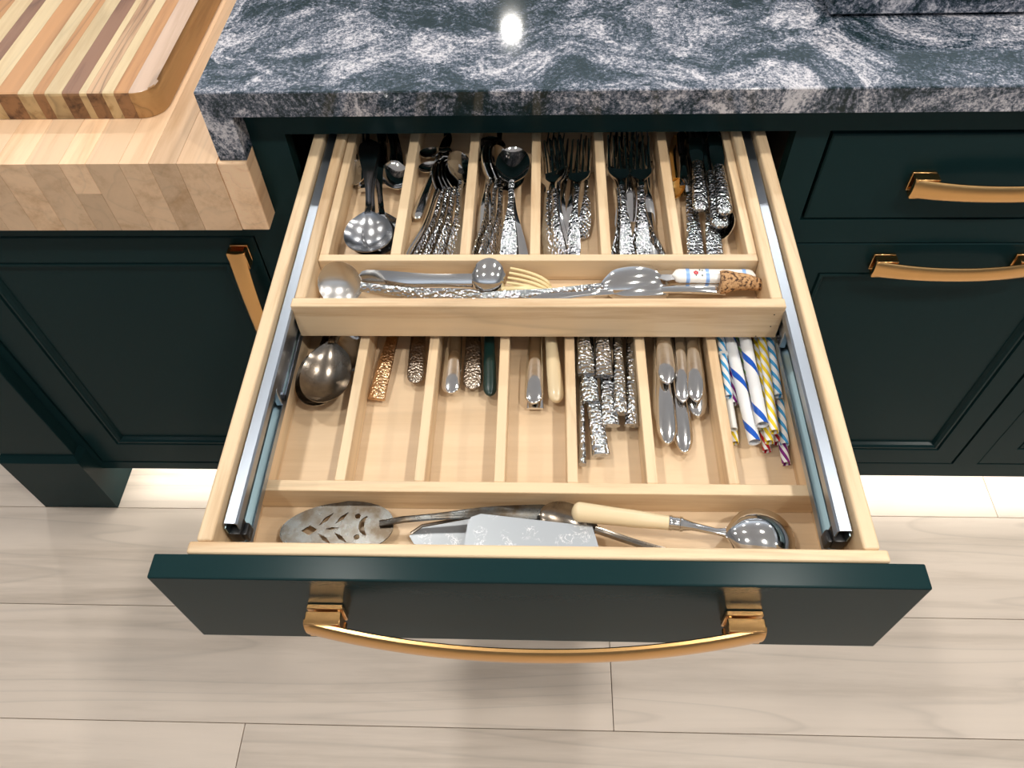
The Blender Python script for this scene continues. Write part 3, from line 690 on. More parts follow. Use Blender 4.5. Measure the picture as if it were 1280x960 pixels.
def ladle(L):
    t = mk('ladle'); hl = 0.082; st = []
    for q in [0, 0.003, 0.010, 0.022, 0.04, 0.06, 0.08]+[0.08+0.92*i/10 for i in range(1, 11)]:
        k = 1.0
        if q < 0.08: k = math.sqrt(max(1-((0.08-q)/0.08)**2, 0.03))
        w_ = interp([(0, 0.0180), (0.6, 0.0155), (1, 0.0125)], q)[0]*k; st.append((0, hl*q, 0.009, w_, w_*0.86))
    obj('handle', bar(bmesh.new(), st, 18, 2.0), MET['ivory'], t, local=True)
    obj('ferrule', bar(bmesh.new(), [(0, hl, 0.009, 0.0132, 0.0122), (0, hl+0.002, 0.009, 0.0138, 0.0126), (0, hl+0.0035, 0.009, 0.0126, 0.0115), (0, hl+0.009, 0.009, 0.0122, 0.0112), (0, hl+0.0095, 0.009, 0.0136, 0.0122), (0, hl+0.0115, 0.009, 0.0130, 0.0112)], 18, 2.0), MET['steel'], t, local=True)
    y1 = L-0.058
    obj('neck', bar(bmesh.new(), [(0, hl+0.011, 0.009, 0.0115, 0.0100), (0, hl+0.020, 0.008, 0.0075, 0.0060), (0, y1-0.008, 0.004, 0.0062, 0.0042), (0, y1+0.003, 0.004, 0.0095, 0.0030)], 12, 2.2), MET['steel'], t, local=True)
    obj('bowl', bowl_sheet(L, 0.058, 0.056, 0.010, 0.015, 0.014, 1), MET['steel'], t, local=True)
    return t
def pasta_fork(L):
    t = mk('pasta_fork')
    bm = bmesh.new()
    for k in range(4):
        pts = []
        for i in range(12):
            q = i/11; a = q*1.5
            pts.append((-0.0075+k*0.0048+0.004*q*(k-1.5)*0.5, 0.002+0.044*(1-cos(a)), 0.001+0.017*sin(a)))
        tube(bm, pts, [0.0025-0.0012*(i/11) for i in range(12)], 8)
    obj('tines', bm, CREAM, t, local=True)
    obj('handle', bar(bmesh.new(), [(0, -0.002, 0.003, 0.006, 0.004), (0, 0.004, 0.003, 0.018, 0.005), (0, 0.012, 0.0045, 0.018, 0.0045)], 12, 2.4), CREAM, t, local=True)
    return t
def cream_spoon(L):
    t = mk('plastic_spoon')
    obj('handle', tube(bmesh.new(), [(0, L*q, 0.004+0.006*sin(pi*q)) for q in (0, .2, .4, .6, .8, 1)], [0.0022, 0.0025, 0.003, 0.0035, 0.004, 0.003], 10), CREAM, t, local=True)
    return t
def spreader(L):
    t = mk('cheese_spreader'); hl = 0.083; st = []
    for i in range(25):
        q = i/24; e = min(q, 1-q); k = math.sqrt(max(1-((0.09-e)/0.09)**2, 0.02)) if e < 0.09 else 1
        st.append((0, hl*q, 0.006, 0.0165*k, 0.0095*(0.3+0.7*k)))
    h = obj('handle', bar(bmesh.new(), st, 18, 2.6), CERAM, t, local=True)
    for y in (0.012, 0.0485, 0.0680):
        obj('blue_band', bar(bmesh.new(), [(0, y-0.0018, 0.006, 0.0168, 0.0098), (0, y+0.0018, 0.006, 0.0168, 0.0098)], 18, 2.6), BLUEP, h, local=True)
    bm = bmesh.new()
    for a in range(5): bmesh.ops.create_uvsphere(bm, u_segments=8, v_segments=5, radius=0.0013, matrix=Matrix.Translation((0.0016*cos(a*1.257), 0.0600+0.0016*sin(a*1.257), 0.0107)) @ Matrix.Diagonal((1, 1, 0.3, 1)))
    obj('red_flower', bm, REDP, h, local=True)
    bm = bmesh.new()
    for x, y in ((0.003, 0.0535), (0.004, 0.0560), (-0.0035, 0.0540), (-0.003, 0.0600)): bmesh.ops.create_uvsphere(bm, u_segments=8, v_segments=5, radius=0.0010, matrix=Matrix.Translation((x, y, 0.0105)) @ Matrix.Diagonal((1.5, 0.8, 0.3, 1)))
    obj('leaf_dots', bm, LEAFP, h, local=True)
    obj('blade', flat_plate([(-0.006, hl-0.002), (-0.0075, L-0.01), (-0.004, L), (0.004, L), (0.0075, L-0.01), (0.006, hl-0.002)], [], 0.0014, lambda x, y: 0.0055), MET['steel'], t, local=True)
    return t
def cork_stopper(L):
    st = []
    for i in range(13):
        q = i/12; w_ = interp([(0, 0.0135), (0.5, 0.0185), (1, 0.0270)], q)[0]*(0.94 if i in (0, 12) else 1)
        st.append((0, L*q, 0.0105+0.003*sin(pi*q), w_, w_*0.85))
    o = bar(bmesh.new(), st, 20, 2.0)
    return obj('cork_stopper', o, CORK, None, local=True)
CATS = {'spoon': 'spoon', 'fork': 'fork', 'knife': 'knife', 'straw': 'drinking straw', 'pie_server': 'pie server', 'cake_knife': 'cake server', 'broad_blade': 'cake server',
        'ladle': 'ladle', 'pasta_fork': 'pasta fork', 'cream_spoon': 'spoon', 'spreader': 'cheese spreader', 'cork': 'cork'}
BUILD = {'spoon': spoon, 'fork': fork, 'knife': knife, 'straw': straw, 'pie_server': pie_server, 'cake_knife': cake_knife, 'broad_blade': broad_blade,
         'ladle': ladle, 'pasta_fork': pasta_fork, 'cream_spoon': cream_spoon, 'spreader': spreader, 'cork': cork_stopper}
# kind, label, group, handle end, tip, roll, sizes  (metres, relative to the drawer rim)
ITEMS = [
  ('spoon', 'large polished soup spoon at far left, topmost of the stack, bowl facing the rail', 'spoons in the first rear compartment', (-0.198, 0.5496, -0.0143), (-0.1731, 0.3615, -0.024), 0, {'bw': 0.051, 'bl': 0.056, 'mat': 'soft'}),
  ('spoon', 'polished soup spoon directly under the topmost soup spoon of the far left stack', 'spoons in the first rear compartment', (-0.1986, 0.549, -0.0196), (-0.1682, 0.3617, -0.03), -3, {'bw': 0.051, 'bl': 0.056, 'mat': 'soft'}),
  ('spoon', 'polished soup spoon swung to the right against the divider, under the far left stack', 'spoons in the first rear compartment', (-0.1948, 0.5584, -0.0235), (-0.1598, 0.3719, -0.033), -8, {'bw': 0.046, 'bl': 0.056, 'mat': 'steel'}),
  ('spoon', 'small steel spoon with its tip up against the left wall of the first compartment', '', (-0.2278, 0.6158, -0.034), (-0.2019, 0.4884, -0.032), 25, {'bw': 0.026, 'bl': 0.04, 'mat': 'steel'}),
  ('spoon', 'small scalloped spoon behind the soup spoons, by the first divider', '', (-0.1817, 0.6012, -0.0232), (-0.16, 0.4732, -0.03), -12, {'bw': 0.032, 'bl': 0.045, 'mat': 'steel'}),
  ('spoon', 'leftmost of the slanted teaspoons in the second compartment, lying on its edge', 'teaspoons leaning in the second rear compartment', (-0.1365, 0.3605, -0.0291), (-0.1132, 0.5161, -0.0233), 62, {'bw': 0.03, 'bl': 0.05, 'mat': 'steel'}),
  ('spoon', 'second teaspoon from the left in the slanted fan of the second compartment', 'teaspoons leaning in the second rear compartment', (-0.1279, 0.3605, -0.0323), (-0.1063, 0.5193, -0.0238), 58, {'bw': 0.03, 'bl': 0.05, 'mat': 'hammered'}),
  ('spoon', 'third teaspoon from the left in the slanted fan, its hammered handle uppermost', 'teaspoons leaning in the second rear compartment', (-0.1163, 0.3605, -0.0312), (-0.1022, 0.519, -0.0247), 52, {'bw': 0.03, 'bl': 0.05, 'mat': 'hammered'}),
  ('spoon', 'teaspoon tucked right under the one with the brownish mirror bowl', 'teaspoons leaning in the second rear compartment', (-0.1049, 0.3605, -0.0303), (-0.0978, 0.5186, -0.0259), 45, {'bw': 0.03, 'bl': 0.05, 'mat': 'hammered'}),
  ('spoon', 'tablespoon whose bright bowl mirrors the brown wood beside the second divider', '', (-0.0896, 0.3605, -0.034), (-0.0933, 0.5363, -0.0275), 32, {'bw': 0.034, 'bl': 0.056, 'mat': 'hammered'}),
  ('knife', 'short butter spreader with its rounded handle end toward the viewer in the second compartment', '', (-0.1334, 0.4321, -0.033), (-0.1063, 0.5795, -0.0277), 10, {'hw': 0.013, 'hh': 0.005, 'bwid': 0.012, 'mat': 'steel', 'end': 'round'}),
  ('spoon', 'small spoon lying crosswise in the shade behind the butter spreader, the nearer one', '', (-0.0926, 0.5171, -0.03), (-0.1375, 0.5143, -0.03), 0, {'bw': 0.019, 'bl': 0.026, 'mat': 'steel'}),
  ('spoon', 'small spoon lying crosswise in the shade behind the butter spreader, the farther one', '', (-0.0938, 0.5413, -0.028), (-0.1387, 0.5384, -0.028), 0, {'bw': 0.019, 'bl': 0.026, 'mat': 'steel'}),
  ('spoon', 'leftmost edge-on tablespoon against the second divider', 'tablespoons in the third rear compartment', (-0.0649, 0.3605, -0.0293), (-0.063, 0.537, -0.0198), 68, {'bw': 0.036, 'bl': 0.056, 'mat': 'hammered'}),
  ('spoon', 'second edge-on tablespoon from the left in the third compartment', 'tablespoons in the third rear compartment', (-0.0572, 0.3605, -0.0279), (-0.0546, 0.5358, -0.0201), 66, {'bw': 0.036, 'bl': 0.056, 'mat': 'hammered'}),
  ('spoon', 'third edge-on tablespoon, half hidden by the big front-facing bowl', 'tablespoons in the third rear compartment', (-0.0481, 0.3605, -0.0321), (-0.0472, 0.5399, -0.0227), 50, {'bw': 0.036, 'bl': 0.056, 'mat': 'hammered'}),
  ('spoon', 'smooth steel tablespoon under the big front-facing bowl of the third compartment', '', (-0.0148, 0.3605, -0.0338), (-0.0337, 0.5229, -0.0285), -8, {'bw': 0.036, 'bl': 0.06, 'mat': 'steel'}),
  ('spoon', 'hammered tablespoon lying flat on top, its whole dark bowl facing up in the third compartment', '', (-0.0292, 0.3605, -0.0278), (-0.0269, 0.5226, -0.012), 0, {'bw': 0.038, 'bl': 0.06, 'mat': 'hammered'}),
  ('fork', 'leftmost hammered dinner fork, a warm wood reflection on its root, in the fourth compartment', 'dinner forks in the fourth rear compartment', (0.0164, 0.3605, -0.0355), (0.0171, 0.5472, -0.019), -35, {'mat': 'hammered'}),
  ('fork', 'hammered dinner fork second from the left in the fourth compartment', 'dinner forks in the fourth rear compartment', (0.0263, 0.3605, -0.0297), (0.0204, 0.5408, -0.0128), -25, {'mat': 'hammered'}),
  ('fork', 'plain smooth dinner fork between hammered ones in the fourth compartment', 'dinner forks in the fourth rear compartment', (0.0337, 0.3605, -0.0319), (0.0229, 0.5427, -0.0149), -30, {'mat': 'steel'}),
  ('fork', 'rightmost hammered dinner fork lying on top in the fourth compartment', 'dinner forks in the fourth rear compartment', (0.0387, 0.3605, -0.023), (0.0515, 0.5342, -0.012), -12, {'mat': 'hammered'}),
  ('fork', 'leftmost hammered fork, against the fourth divider', 'salad forks in the fifth rear compartment', (0.0827, 0.3605, -0.0355), (0.0893, 0.552, -0.0185), 25, {'mat': 'hammered'}),
  ('fork', 'second hammered fork from the left in the fifth compartment', 'salad forks in the fifth rear compartment', (0.0932, 0.3605, -0.0253), (0.0895, 0.5415, -0.012), 5, {'mat': 'hammered'}),
  ('fork', 'hammered fork in the middle of the fifth compartment, crossed beneath its neighbour', 'salad forks in the fifth rear compartment', (0.1014, 0.3605, -0.0319), (0.1161, 0.5474, -0.0144), 20, {'mat': 'hammered'}),
  ('fork', 'fourth hammered fork from the left, on top in the fifth compartment', 'salad forks in the fifth rear compartment', (0.1103, 0.3605, -0.0231), (0.1179, 0.5392, -0.012), -5, {'mat': 'hammered'}),
  ('fork', 'tilted fork with a dotted edge leaning toward the fifth divider', '', (0.1335, 0.3605, -0.0355), (0.1121, 0.5483, -0.0229), -50, {'mat': 'hammered'}),
  ('knife', 'smooth bright flat handle lying low between forks in the fifth compartment', '', (0.121, 0.3605, -0.0335), (0.1229, 0.5637, -0.0291), 0, {'hw': 0.016, 'hh': 0.004, 'bwid': 0.016, 'mat': 'steel', 'end': 'round'}),
  ('knife', 'broad hammered knife handle at the left of the sixth compartment', '', (0.1651, 0.3605, -0.0325), (0.1765, 0.5823, -0.0277), 0, {'hw': 0.019, 'hh': 0.007, 'bwid': 0.018, 'mat': 'hammered', 'end': 'flat'}),
  ('knife', 'broad hammered knife handle at the right of the sixth compartment, under the round ends', '', (0.185, 0.3605, -0.0325), (0.1974, 0.5822, -0.0277), 0, {'hw': 0.019, 'hh': 0.007, 'bwid': 0.018, 'mat': 'hammered', 'end': 'flat'}),
  ('knife', 'dark round-ended knife handle on top, left of the pair in the sixth compartment', '', (0.175, 0.4252, -0.02), (0.1838, 0.5748, -0.0133), 0, {'hw': 0.018, 'hh': 0.011, 'bwid': 0.016, 'mat': 'hammered', 'end': 'round'}),
  ('knife', 'dark round-ended knife handle highest at the right of the sixth compartment', '', (0.1976, 0.4119, -0.014), (0.2038, 0.5616, -0.012), 0, {'hw': 0.018, 'hh': 0.012, 'bwid': 0.016, 'mat': 'hammered', 'end': 'round'}),
  ('knife', 'round-ended knife handle just below and left of the highest one', '', (0.1941, 0.4032, -0.024), (0.1956, 0.5731, -0.0181), 0, {'hw': 0.021, 'hh': 0.011, 'bwid': 0.016, 'mat': 'hammered', 'end': 'round'}),
  ('spoon', 'small spoon on its edge against the right wall of the sixth compartment', '', (0.2138, 0.5428, -0.0312), (0.2049, 0.3931, -0.026), 55, {'bw': 0.028, 'bl': 0.04, 'mat': 'steel'}),
  ('spoon', 'tiny spoon with a golden glint beside the fifth divider, sixth compartment', '', (0.166, 0.5814, -0.0335), (0.1597, 0.4616, -0.0297), 40, {'bw': 0.02, 'bl': 0.03, 'mat': 'gold'}),
  ('knife', 'narrow square-ended steel knife handle behind the broad left one', '', (0.1651, 0.4761, -0.026), (0.1708, 0.5759, -0.0228), 0, {'hw': 0.013, 'hh': 0.006, 'bwid': 0.012, 'mat': 'steel', 'end': 'flat'}),
  ('fork', 'added hammered dinner fork leaning on the third divider, only its dark tines and neck showing', '', (0.0124, 0.4233, -0.036), (0.0196, 0.578, -0.0307), 20, {'mat': 'hammered'}),  # first of the rear cutlery added to darken the compartment backs
  ('fork', 'added hammered dinner fork nearest the fourth divider, half under the rightmost one', '', (0.0494, 0.4042, -0.036), (0.0595, 0.5688, -0.0317), 10, {'mat': 'hammered'}),
  ('fork', 'added dark fork deep in the fifth compartment whose neck shows between two handles', '', (0.1043, 0.4295, -0.036), (0.1028, 0.5844, -0.03), 0, {'mat': 'steel'}),
  ('knife', 'added dark knife handle deep in the shade left of the soup spoon handles, first compartment', '', (-0.1977, 0.4824, -0.034), (-0.2203, 0.6307, -0.0314), 0, {'hw': 0.014, 'hh': 0.007, 'bwid': 0.016, 'mat': 'steel', 'end': 'flat'}),
  ('knife', 'added dark knife handle deep in the shade right of the soup spoon handles, first compartment', '', (-0.1745, 0.4893, -0.034), (-0.1979, 0.6374, -0.031), 0, {'hw': 0.014, 'hh': 0.007, 'bwid': 0.016, 'mat': 'steel', 'end': 'flat'}),
  ('spoon', 'added tablespoon lowest in the third compartment, its dark bowl behind the edge-on ones', '', (-0.0561, 0.4045, -0.036), (-0.0559, 0.5694, -0.0317), 0, {'bw': 0.038, 'bl': 0.056, 'mat': 'steel'}),
  ('knife', 'added steel knife deep in the shade at the middle of the sixth compartment', '', (0.1937, 0.4665, -0.034), (0.1961, 0.6165, -0.0318), 0, {'hw': 0.018, 'hh': 0.008, 'bwid': 0.018, 'mat': 'hammered', 'end': 'flat'}),
  ('fork', 'added dark dinner fork deep in the shade, third from the left in the fourth compartment', '', (0.0227, 0.4048, -0.0365), (0.0389, 0.5639, -0.0334), 0, {'mat': 'steel'}),  # more cutlery added deep down to fill and darken the back
  ('fork', 'added dark dinner fork deep in the shade between the two hammered pairs, fourth compartment', '', (0.0357, 0.4048, -0.0365), (0.0458, 0.5645, -0.0334), 0, {'mat': 'steel'}),
  ('fork', 'added dark fork deep in the shade near the fourth divider, fifth compartment', '', (0.0914, 0.4173, -0.0365), (0.1047, 0.5767, -0.0328), 0, {'mat': 'steel'}),
  ('fork', 'added dark fork deep in the shade near the fifth divider, fifth compartment', '', (0.1225, 0.4172, -0.0365), (0.1213, 0.5772, -0.0328), 0, {'mat': 'steel'}),
  ('spoon', 'added dark spoon deep behind the knife handle at the left wall, first compartment', '', (-0.2006, 0.5069, -0.0365), (-0.2264, 0.6496, -0.0349), 0, {'bw': 0.034, 'bl': 0.05, 'mat': 'steel'}),
  ('spoon', 'added dark spoon in deep shade against the first divider, first compartment', '', (-0.1646, 0.5213, -0.0365), (-0.1855, 0.6648, -0.0341), 0, {'bw': 0.034, 'bl': 0.05, 'mat': 'steel'}),
  ('spoon', 'added dark spoon in deep shade behind the fan of teaspoons, second compartment', '', (-0.1065, 0.492, -0.0365), (-0.1127, 0.6369, -0.0353), 0, {'bw': 0.034, 'bl': 0.05, 'mat': 'steel'}),
  ('spoon', 'added dark spoon in deep shade behind the edge-on tablespoons, third compartment', '', (-0.0455, 0.4916, -0.0365), (-0.046, 0.6366, -0.0353), 0, {'bw': 0.034, 'bl': 0.05, 'mat': 'steel'}),
  ('spoon', 'serving spoon with upright bowl and ribbed handle in the left corner of the crosswise compartment', '', (-0.051, 0.3082, -0.0287), (-0.2182, 0.3292, -0.0206), -50, {'bw': 0.044, 'bl': 0.048, 'mat': 'satin_h', 'neck': 0.009}),
  ('spoon', 'gravy ladle with a round bluish bowl at the middle of the crosswise compartment', '', (-0.1839, 0.338, -0.029), (-0.0306, 0.3285, -0.0198), 48, {'flip': 1, 'bw': 0.044, 'bl': 0.036, 'mat': 'steel', 'neck': 0.013}),
  ('spoon', 'long hammered serving spoon with a bright upturned back, right of the cream fork', '', (-0.0836, 0.3044, -0.0319), (0.1291, 0.3334, -0.0248), 32, {'flip': 1, 'bw': 0.038, 'bl': 0.066, 'mat': 'hammered'}),
  ('spoon', 'large spoon peeking out from beneath the bright serving spoon', '', (-0.0526, 0.2995, -0.0329), (0.135, 0.3294, -0.0298), 24, {'flip': 1, 'bw': 0.038, 'bl': 0.062, 'mat': 'steel'}),
  ('pasta_fork', 'cream plastic pasta fork with four curved tines standing up in the crosswise compartment', '', (0.0146, 0.3243, -0.034), (-0.0347, 0.3327, -0.034), 0, {}),
  ('cream_spoon', 'small cream plastic spoon curled beside the round bluish ladle', '', (0.0252, 0.3105, -0.03), (-0.034, 0.3205, -0.03), 0, {}),
  ('spreader', 'cheese spreader with a white ceramic handle bearing blue bands and a red flower', '', (0.22, 0.3346, -0.027), (0.121, 0.3358, -0.027), 0, {}),
  ('knife', 'plain steel table knife lying between the spoon bowl and the cork', '', (0.188, 0.3211, -0.028), (0.068, 0.3209, -0.028), 0, {'hw': 0.014, 'hh': 0.005, 'bwid': 0.014, 'mat': 'steel', 'end': 'flat'}),
  ('cork', 'tapered cork stopper in the right corner of the crosswise compartment', '', (0.223, 0.3229, -0.031), (0.1831, 0.3256, -0.031), 0, {}),
  ('spoon', 'tarnished serving spoon on top in the left front compartment, bowl facing up', '', (-0.2037, 0.4093, -0.058), (-0.2052, 0.2024, -0.068), 0, {'bw': 0.05, 'bl': 0.07, 'mat': 'tarnish', 'edge': 1}),
  ('spoon', 'pointed tarnished serving spoon showing its rim from under the top one', '', (-0.2242, 0.4163, -0.069), (-0.211, 0.207, -0.08), 6, {'bw': 0.05, 'bl': 0.07, 'mat': 'tarnish'}),
  ('spoon', 'steel spoon with a bare bent neck lying to the right under the two serving spoons', '', (-0.2322, 0.4322, -0.058), (-0.1878, 0.2502, -0.078), -12, {'bw': 0.034, 'bl': 0.05, 'mat': 'steel'}),
  ('knife', 'slim bronze-toned hammered handle slanting in the second front compartment', '', (-0.1573, 0.2209, -0.08), (-0.136, 0.4194, -0.0687), 0, {'hw': 0.017, 'hh': 0.006, 'bwid': 0.014, 'mat': 'bronze', 'end': 'flat'}),
  ('knife', 'dark hammered handle with a round end by the second front divider', '', (-0.1198, 0.2395, -0.078), (-0.1291, 0.4391, -0.0702), 0, {'hw': 0.019, 'hh': 0.005, 'bwid': 0.015, 'mat': 'tarnish_hammered', 'end': 'round'}),
  ('knife', 'plain mirror-bright rounded handle in the third front compartment', '', (-0.0841, 0.2261, -0.077), (-0.0812, 0.4254, -0.0609), 0, {'hw': 0.019, 'hh': 0.006, 'bwid': 0.015, 'mat': 'steel', 'end': 'round'}),
  ('knife', 'dark hammered handle beside the bright rounded one in the third front compartment', '', (-0.0623, 0.2327, -0.079), (-0.0701, 0.4323, -0.0688), 0, {'hw': 0.02, 'hh': 0.006, 'bwid': 0.015, 'mat': 'tarnish_hammered', 'end': 'round'}),
  ('knife', 'dark green plastic handle against the third front divider', '', (-0.0443, 0.2233, -0.078), (-0.0543, 0.4127, -0.0666), 0, {'hw': 0.014, 'hh': 0.009, 'bwid': 0.012, 'mat': 'green', 'end': 'round'}),
  ('knife', 'nested rounded steel handle, uppermost, with an oval inlay in the fourth front compartment', '', (-0.0015, 0.2121, -0.074), (0.0009, 0.4118, -0.0633), 0, {'hw': 0.019, 'hh': 0.006, 'bwid': 0.015, 'mat': 'steel', 'end': 'round'}),
  ('knife', 'nested steel handle with a squared tip peeking from under the oval inlay one', '', (0.0, 0.2122, -0.081), (0.0024, 0.4121, -0.0761), 0, {'hw': 0.016, 'hh': 0.004, 'bwid': 0.015, 'mat': 'steel', 'end': 'flat'}),
  ('knife', 'ivory-coloured round handle in the fourth front compartment', '', (0.0211, 0.2151, -0.078), (0.0062, 0.4143, -0.0681), 0, {'hw': 0.0165, 'hh': 0.012, 'bwid': 0.014, 'mat': 'ivory', 'end': 'round'}),
  ('knife', 'knife handle end highest at the left of the hammered cluster', 'hammered knives in the fifth front compartment', (0.0497, 0.236, -0.06), (0.0443, 0.4351, -0.058), 0, {'hw': 0.016, 'hh': 0.009, 'bwid': 0.015, 'mat': 'hammered', 'end': 'flat'}),
  ('knife', 'knife handle end highest at the centre of the hammered cluster', 'hammered knives in the fifth front compartment', (0.0668, 0.2341, -0.06), (0.0672, 0.4334, -0.058), 0, {'hw': 0.017, 'hh': 0.009, 'bwid': 0.015, 'mat': 'hammered', 'end': 'flat'}),
  ('knife', 'short stubby knife handle end below the highest left one', 'hammered knives in the fifth front compartment', (0.0532, 0.2092, -0.068), (0.0487, 0.4087, -0.058), 0, {'hw': 0.017, 'hh': 0.009, 'bwid': 0.015, 'mat': 'hammered', 'end': 'flat'}),
  ('knife', 'knife handle with a bright flared end right of the stubby one', 'hammered knives in the fifth front compartment', (0.0715, 0.1852, -0.072), (0.0679, 0.385, -0.0631), 0, {'hw': 0.017, 'hh': 0.009, 'bwid': 0.015, 'mat': 'hammered', 'end': 'flat'}),
  ('knife', 'knife handle reaching farthest forward, curved to the right', 'hammered knives in the fifth front compartment', (0.0615, 0.1555, -0.077), (0.0434, 0.3544, -0.066), 0, {'hw': 0.0165, 'hh': 0.009, 'bwid': 0.015, 'mat': 'hammered', 'end': 'flat'}),
  ('knife', 'narrow handle seen on its edge along the fourth front divider', 'hammered knives in the fifth front compartment', (0.0443, 0.1467, -0.08), (0.0471, 0.3466, -0.0741), 0, {'hw': 0.007, 'hh': 0.009, 'bwid': 0.015, 'mat': 'hammered', 'end': 'flat'}),
  ('knife', 'knife handle with a dark shaft, second from the right of the cluster', 'hammered knives in the fifth front compartment', (0.0805, 0.195, -0.066), (0.084, 0.3948, -0.058), 0, {'hw': 0.013, 'hh': 0.009, 'bwid': 0.015, 'mat': 'hammered', 'end': 'flat'}),
  ('knife', 'knife handle at the far right of the hammered cluster', 'hammered knives in the fifth front compartment', (0.0913, 0.1867, -0.074), (0.1006, 0.3863, -0.0664), 0, {'hw': 0.013, 'hh': 0.009, 'bwid': 0.015, 'mat': 'hammered', 'end': 'flat'}),
  ('knife', 'smooth brownish handle end highest of the smooth knives, blunt and oval', 'smooth knives in the sixth front compartment', (0.127, 0.2258, -0.06), (0.1292, 0.4253, -0.058), 0, {'hw': 0.022, 'hh': 0.008, 'bwid': 0.015, 'mat': 'steel', 'end': 'point'}),
  ('knife', 'smooth handle tucked right of the highest oval one', 'smooth knives in the sixth front compartment', (0.1411, 0.2098, -0.068), (0.1498, 0.4093, -0.058), 0, {'hw': 0.018, 'hh': 0.008, 'bwid': 0.015, 'mat': 'steel', 'end': 'point'}),
  ('knife', 'smooth handle at the upper right of the smooth knives, above a short one', 'smooth knives in the sixth front compartment', (0.1537, 0.2095, -0.066), (0.1621, 0.4091, -0.058), 0, {'hw': 0.02, 'hh': 0.008, 'bwid': 0.015, 'mat': 'steel', 'end': 'point'}),
  ('knife', 'short bright handle end just under the upper right one', 'smooth knives in the sixth front compartment', (0.1561, 0.2001, -0.078), (0.1633, 0.3996, -0.0665), 0, {'hw': 0.021, 'hh': 0.008, 'bwid': 0.015, 'mat': 'steel', 'end': 'point'}),
  ('knife', 'long smooth handle with a pointed oval end left of the foremost', 'smooth knives in the sixth front compartment', (0.1234, 0.1665, -0.074), (0.1301, 0.3662, -0.0651), 0, {'hw': 0.021, 'hh': 0.008, 'bwid': 0.015, 'mat': 'steel', 'end': 'point'}),
  ('knife', 'foremost smooth handle of all, ending in a pointed oval', 'smooth knives in the sixth front compartment', (0.1393, 0.1607, -0.08), (0.141, 0.3604, -0.07), 0, {'hw': 0.02, 'hh': 0.008, 'bwid': 0.015, 'mat': 'steel', 'end': 'point'}),
  ('knife', 'smooth handle on its edge along the fifth front divider', 'smooth knives in the sixth front compartment', (0.1172, 0.1924, -0.078), (0.1275, 0.3919, -0.0689), 0, {'hw': 0.01, 'hh': 0.008, 'bwid': 0.015, 'mat': 'steel', 'end': 'point'}),
  ('straw', 'light blue striped straw at the left edge of the straw bundle', 'drinking straws in the last front compartment', (0.1859, 0.2182, -0.066), (0.19, 0.4231, -0.0602), 0, {'dia': 0.0075, 'col': 'cyan', 'n': 1, 'ring': 0.25}),
  ('straw', 'fat white straw with one blue spiral, reaching farthest forward of the fat pair', 'drinking straws in the last front compartment', (0.2028, 0.1678, -0.068), (0.1926, 0.3725, -0.0647), 0, {'dia': 0.0115, 'col': 'blue', 'n': 0, 'ring': 0}),
  ('straw', 'fat white straw with a blue spiral, the shorter right one of the fat pair', 'drinking straws in the last front compartment', (0.2106, 0.182, -0.06), (0.2096, 0.387, -0.058), 0, {'dia': 0.0115, 'col': 'blue', 'n': 0, 'ring': 0}),
  ('straw', 'yellow striped straw just left of the topmost yellow one', 'drinking straws in the last front compartment', (0.2173, 0.1692, -0.07), (0.2298, 0.3738, -0.0667), 0, {'dia': 0.0085, 'col': 'yellow', 'n': 1, 'ring': 0}),
  ('straw', 'topmost yellow striped straw right beside the fat blue pair', 'drinking straws in the last front compartment', (0.2202, 0.1742, -0.06), (0.2325, 0.3788, -0.058), 0, {'dia': 0.0085, 'col': 'yellow', 'n': 1, 'ring': 0}),
  ('straw', 'light blue striped straw with a white collar, upper right of the bundle', 'drinking straws in the last front compartment', (0.2318, 0.2166, -0.062), (0.2425, 0.4212, -0.058), 0, {'dia': 0.008, 'col': 'cyan', 'n': 1, 'ring': 0.45}),
  ('straw', 'light blue striped straw with a white collar, low at the right edge', 'drinking straws in the last front compartment', (0.233, 0.1705, -0.076), (0.2495, 0.3748, -0.0723), 0, {'dia': 0.008, 'col': 'cyan', 'n': 1, 'ring': 0.25}),
  ('straw', 'purple striped straw reaching farthest forward at the right', 'drinking straws in the last front compartment', (0.2325, 0.1528, -0.081), (0.2348, 0.3577, -0.0753), 0, {'dia': 0.008, 'col': 'purple', 'n': 1, 'ring': 0}),
  ('straw', 'purple striped straw under the light blue one at the left edge', 'drinking straws in the last front compartment', (0.193, 0.2169, -0.076), (0.1943, 0.4218, -0.0709), 0, {'dia': 0.0075, 'col': 'purple', 'n': 1, 'ring': 0}),
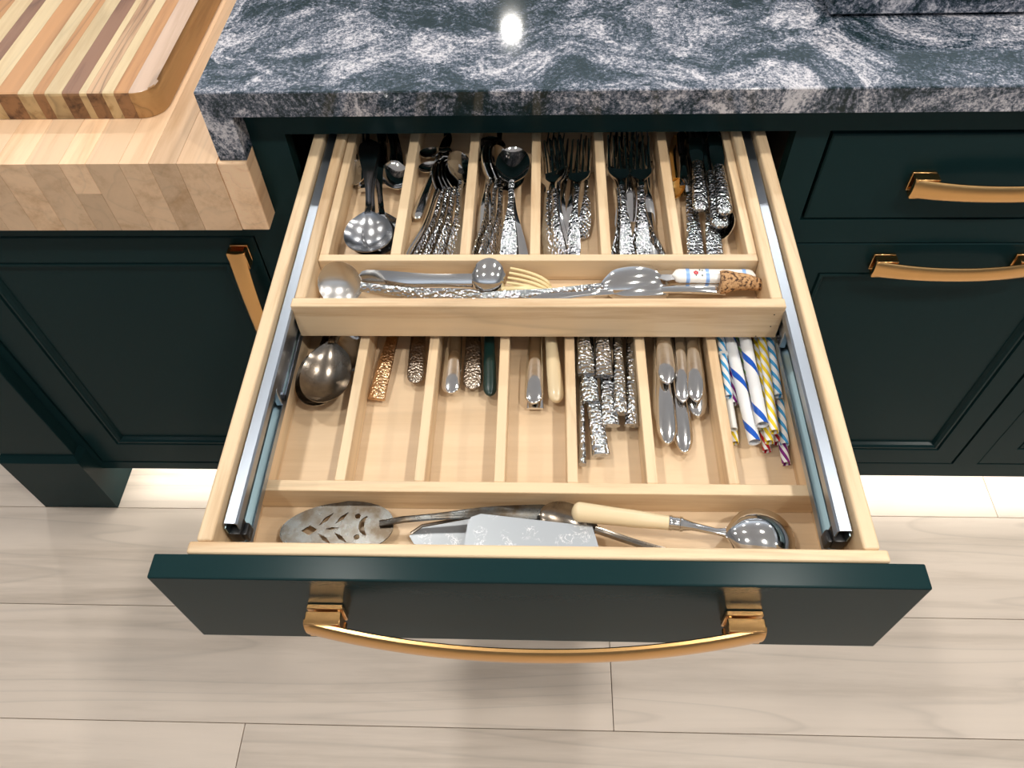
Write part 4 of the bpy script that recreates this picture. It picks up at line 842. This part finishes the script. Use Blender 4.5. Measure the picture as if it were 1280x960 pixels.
  ('straw', 'red striped straw whose end shows between the yellow ones', 'drinking straws in the last front compartment', (0.2172, 0.1665, -0.081), (0.2212, 0.3714, -0.0757), 0, {'dia': 0.008, 'col': 'red', 'n': 1, 'ring': 0}),
  ('straw', 'red striped straw whose end shows right of the yellow ones', 'drinking straws in the last front compartment', (0.2281, 0.1748, -0.08), (0.2336, 0.3797, -0.0747), 0, {'dia': 0.008, 'col': 'red', 'n': 1, 'ring': 0}),
  ('straw', 'green striped straw lying between the two fat blue ones', 'drinking straws in the last front compartment', (0.2141, 0.1866, -0.079), (0.2036, 0.3913, -0.0754), 0, {'dia': 0.008, 'col': 'green', 'n': 1, 'ring': 0}),
  ('straw', 'plain pale straw along the sixth front divider', 'drinking straws in the last front compartment', (0.1875, 0.1858, -0.074), (0.1873, 0.3908, -0.0696), 0, {'dia': 0.0075, 'col': 'white', 'n': 1, 'ring': 0}),
  ('straw', 'yellow straw lying lowest along the sixth front divider', 'drinking straws in the last front compartment', (0.1888, 0.1751, -0.081), (0.1931, 0.38, -0.0772), 0, {'dia': 0.0075, 'col': 'yellow', 'n': 1, 'ring': 0}),
  ('pie_server', 'tarnished silver pie server with pierced leaf cutouts at the left of the front compartment', '', (0.0217, 0.0953, -0.0714), (-0.2223, 0.0732, -0.076), 0, {}),
  ('cake_knife', 'flat steel server with a dark back edge lying under the wide lined blade', '', (0.0097, 0.0899, -0.08), (-0.1087, 0.0705, -0.08), 0, {}),
  ('broad_blade', 'broad satin cake blade covered in fine scratches at the middle of the front compartment', '', (0.0603, 0.0583, -0.0588), (-0.0573, 0.0683, -0.06), 0, {}),
  ('spoon', 'ornate tarnished gravy spoon with a patterned bowl left of the ivory handle', '', (0.1674, 0.0395, -0.0762), (0.006, 0.092, -0.066), -20, {'bw': 0.03, 'bl': 0.052, 'mat': 'tarnish'}),
  ('ladle', 'round ladle with an ivory handle and bright ferrule at the right of the front compartment', '', (0.0322, 0.0871, -0.062), (0.2188, 0.064, -0.062), 0, {}),
]

for kind, label, group, p0, p1, roll, kw in ITEMS:
    L = (Vector(p1)-Vector(p0)).length
    o = place(BUILD[kind](L, **kw), p0, p1, roll)
    tag(o, label, CATS[kind], group or None)
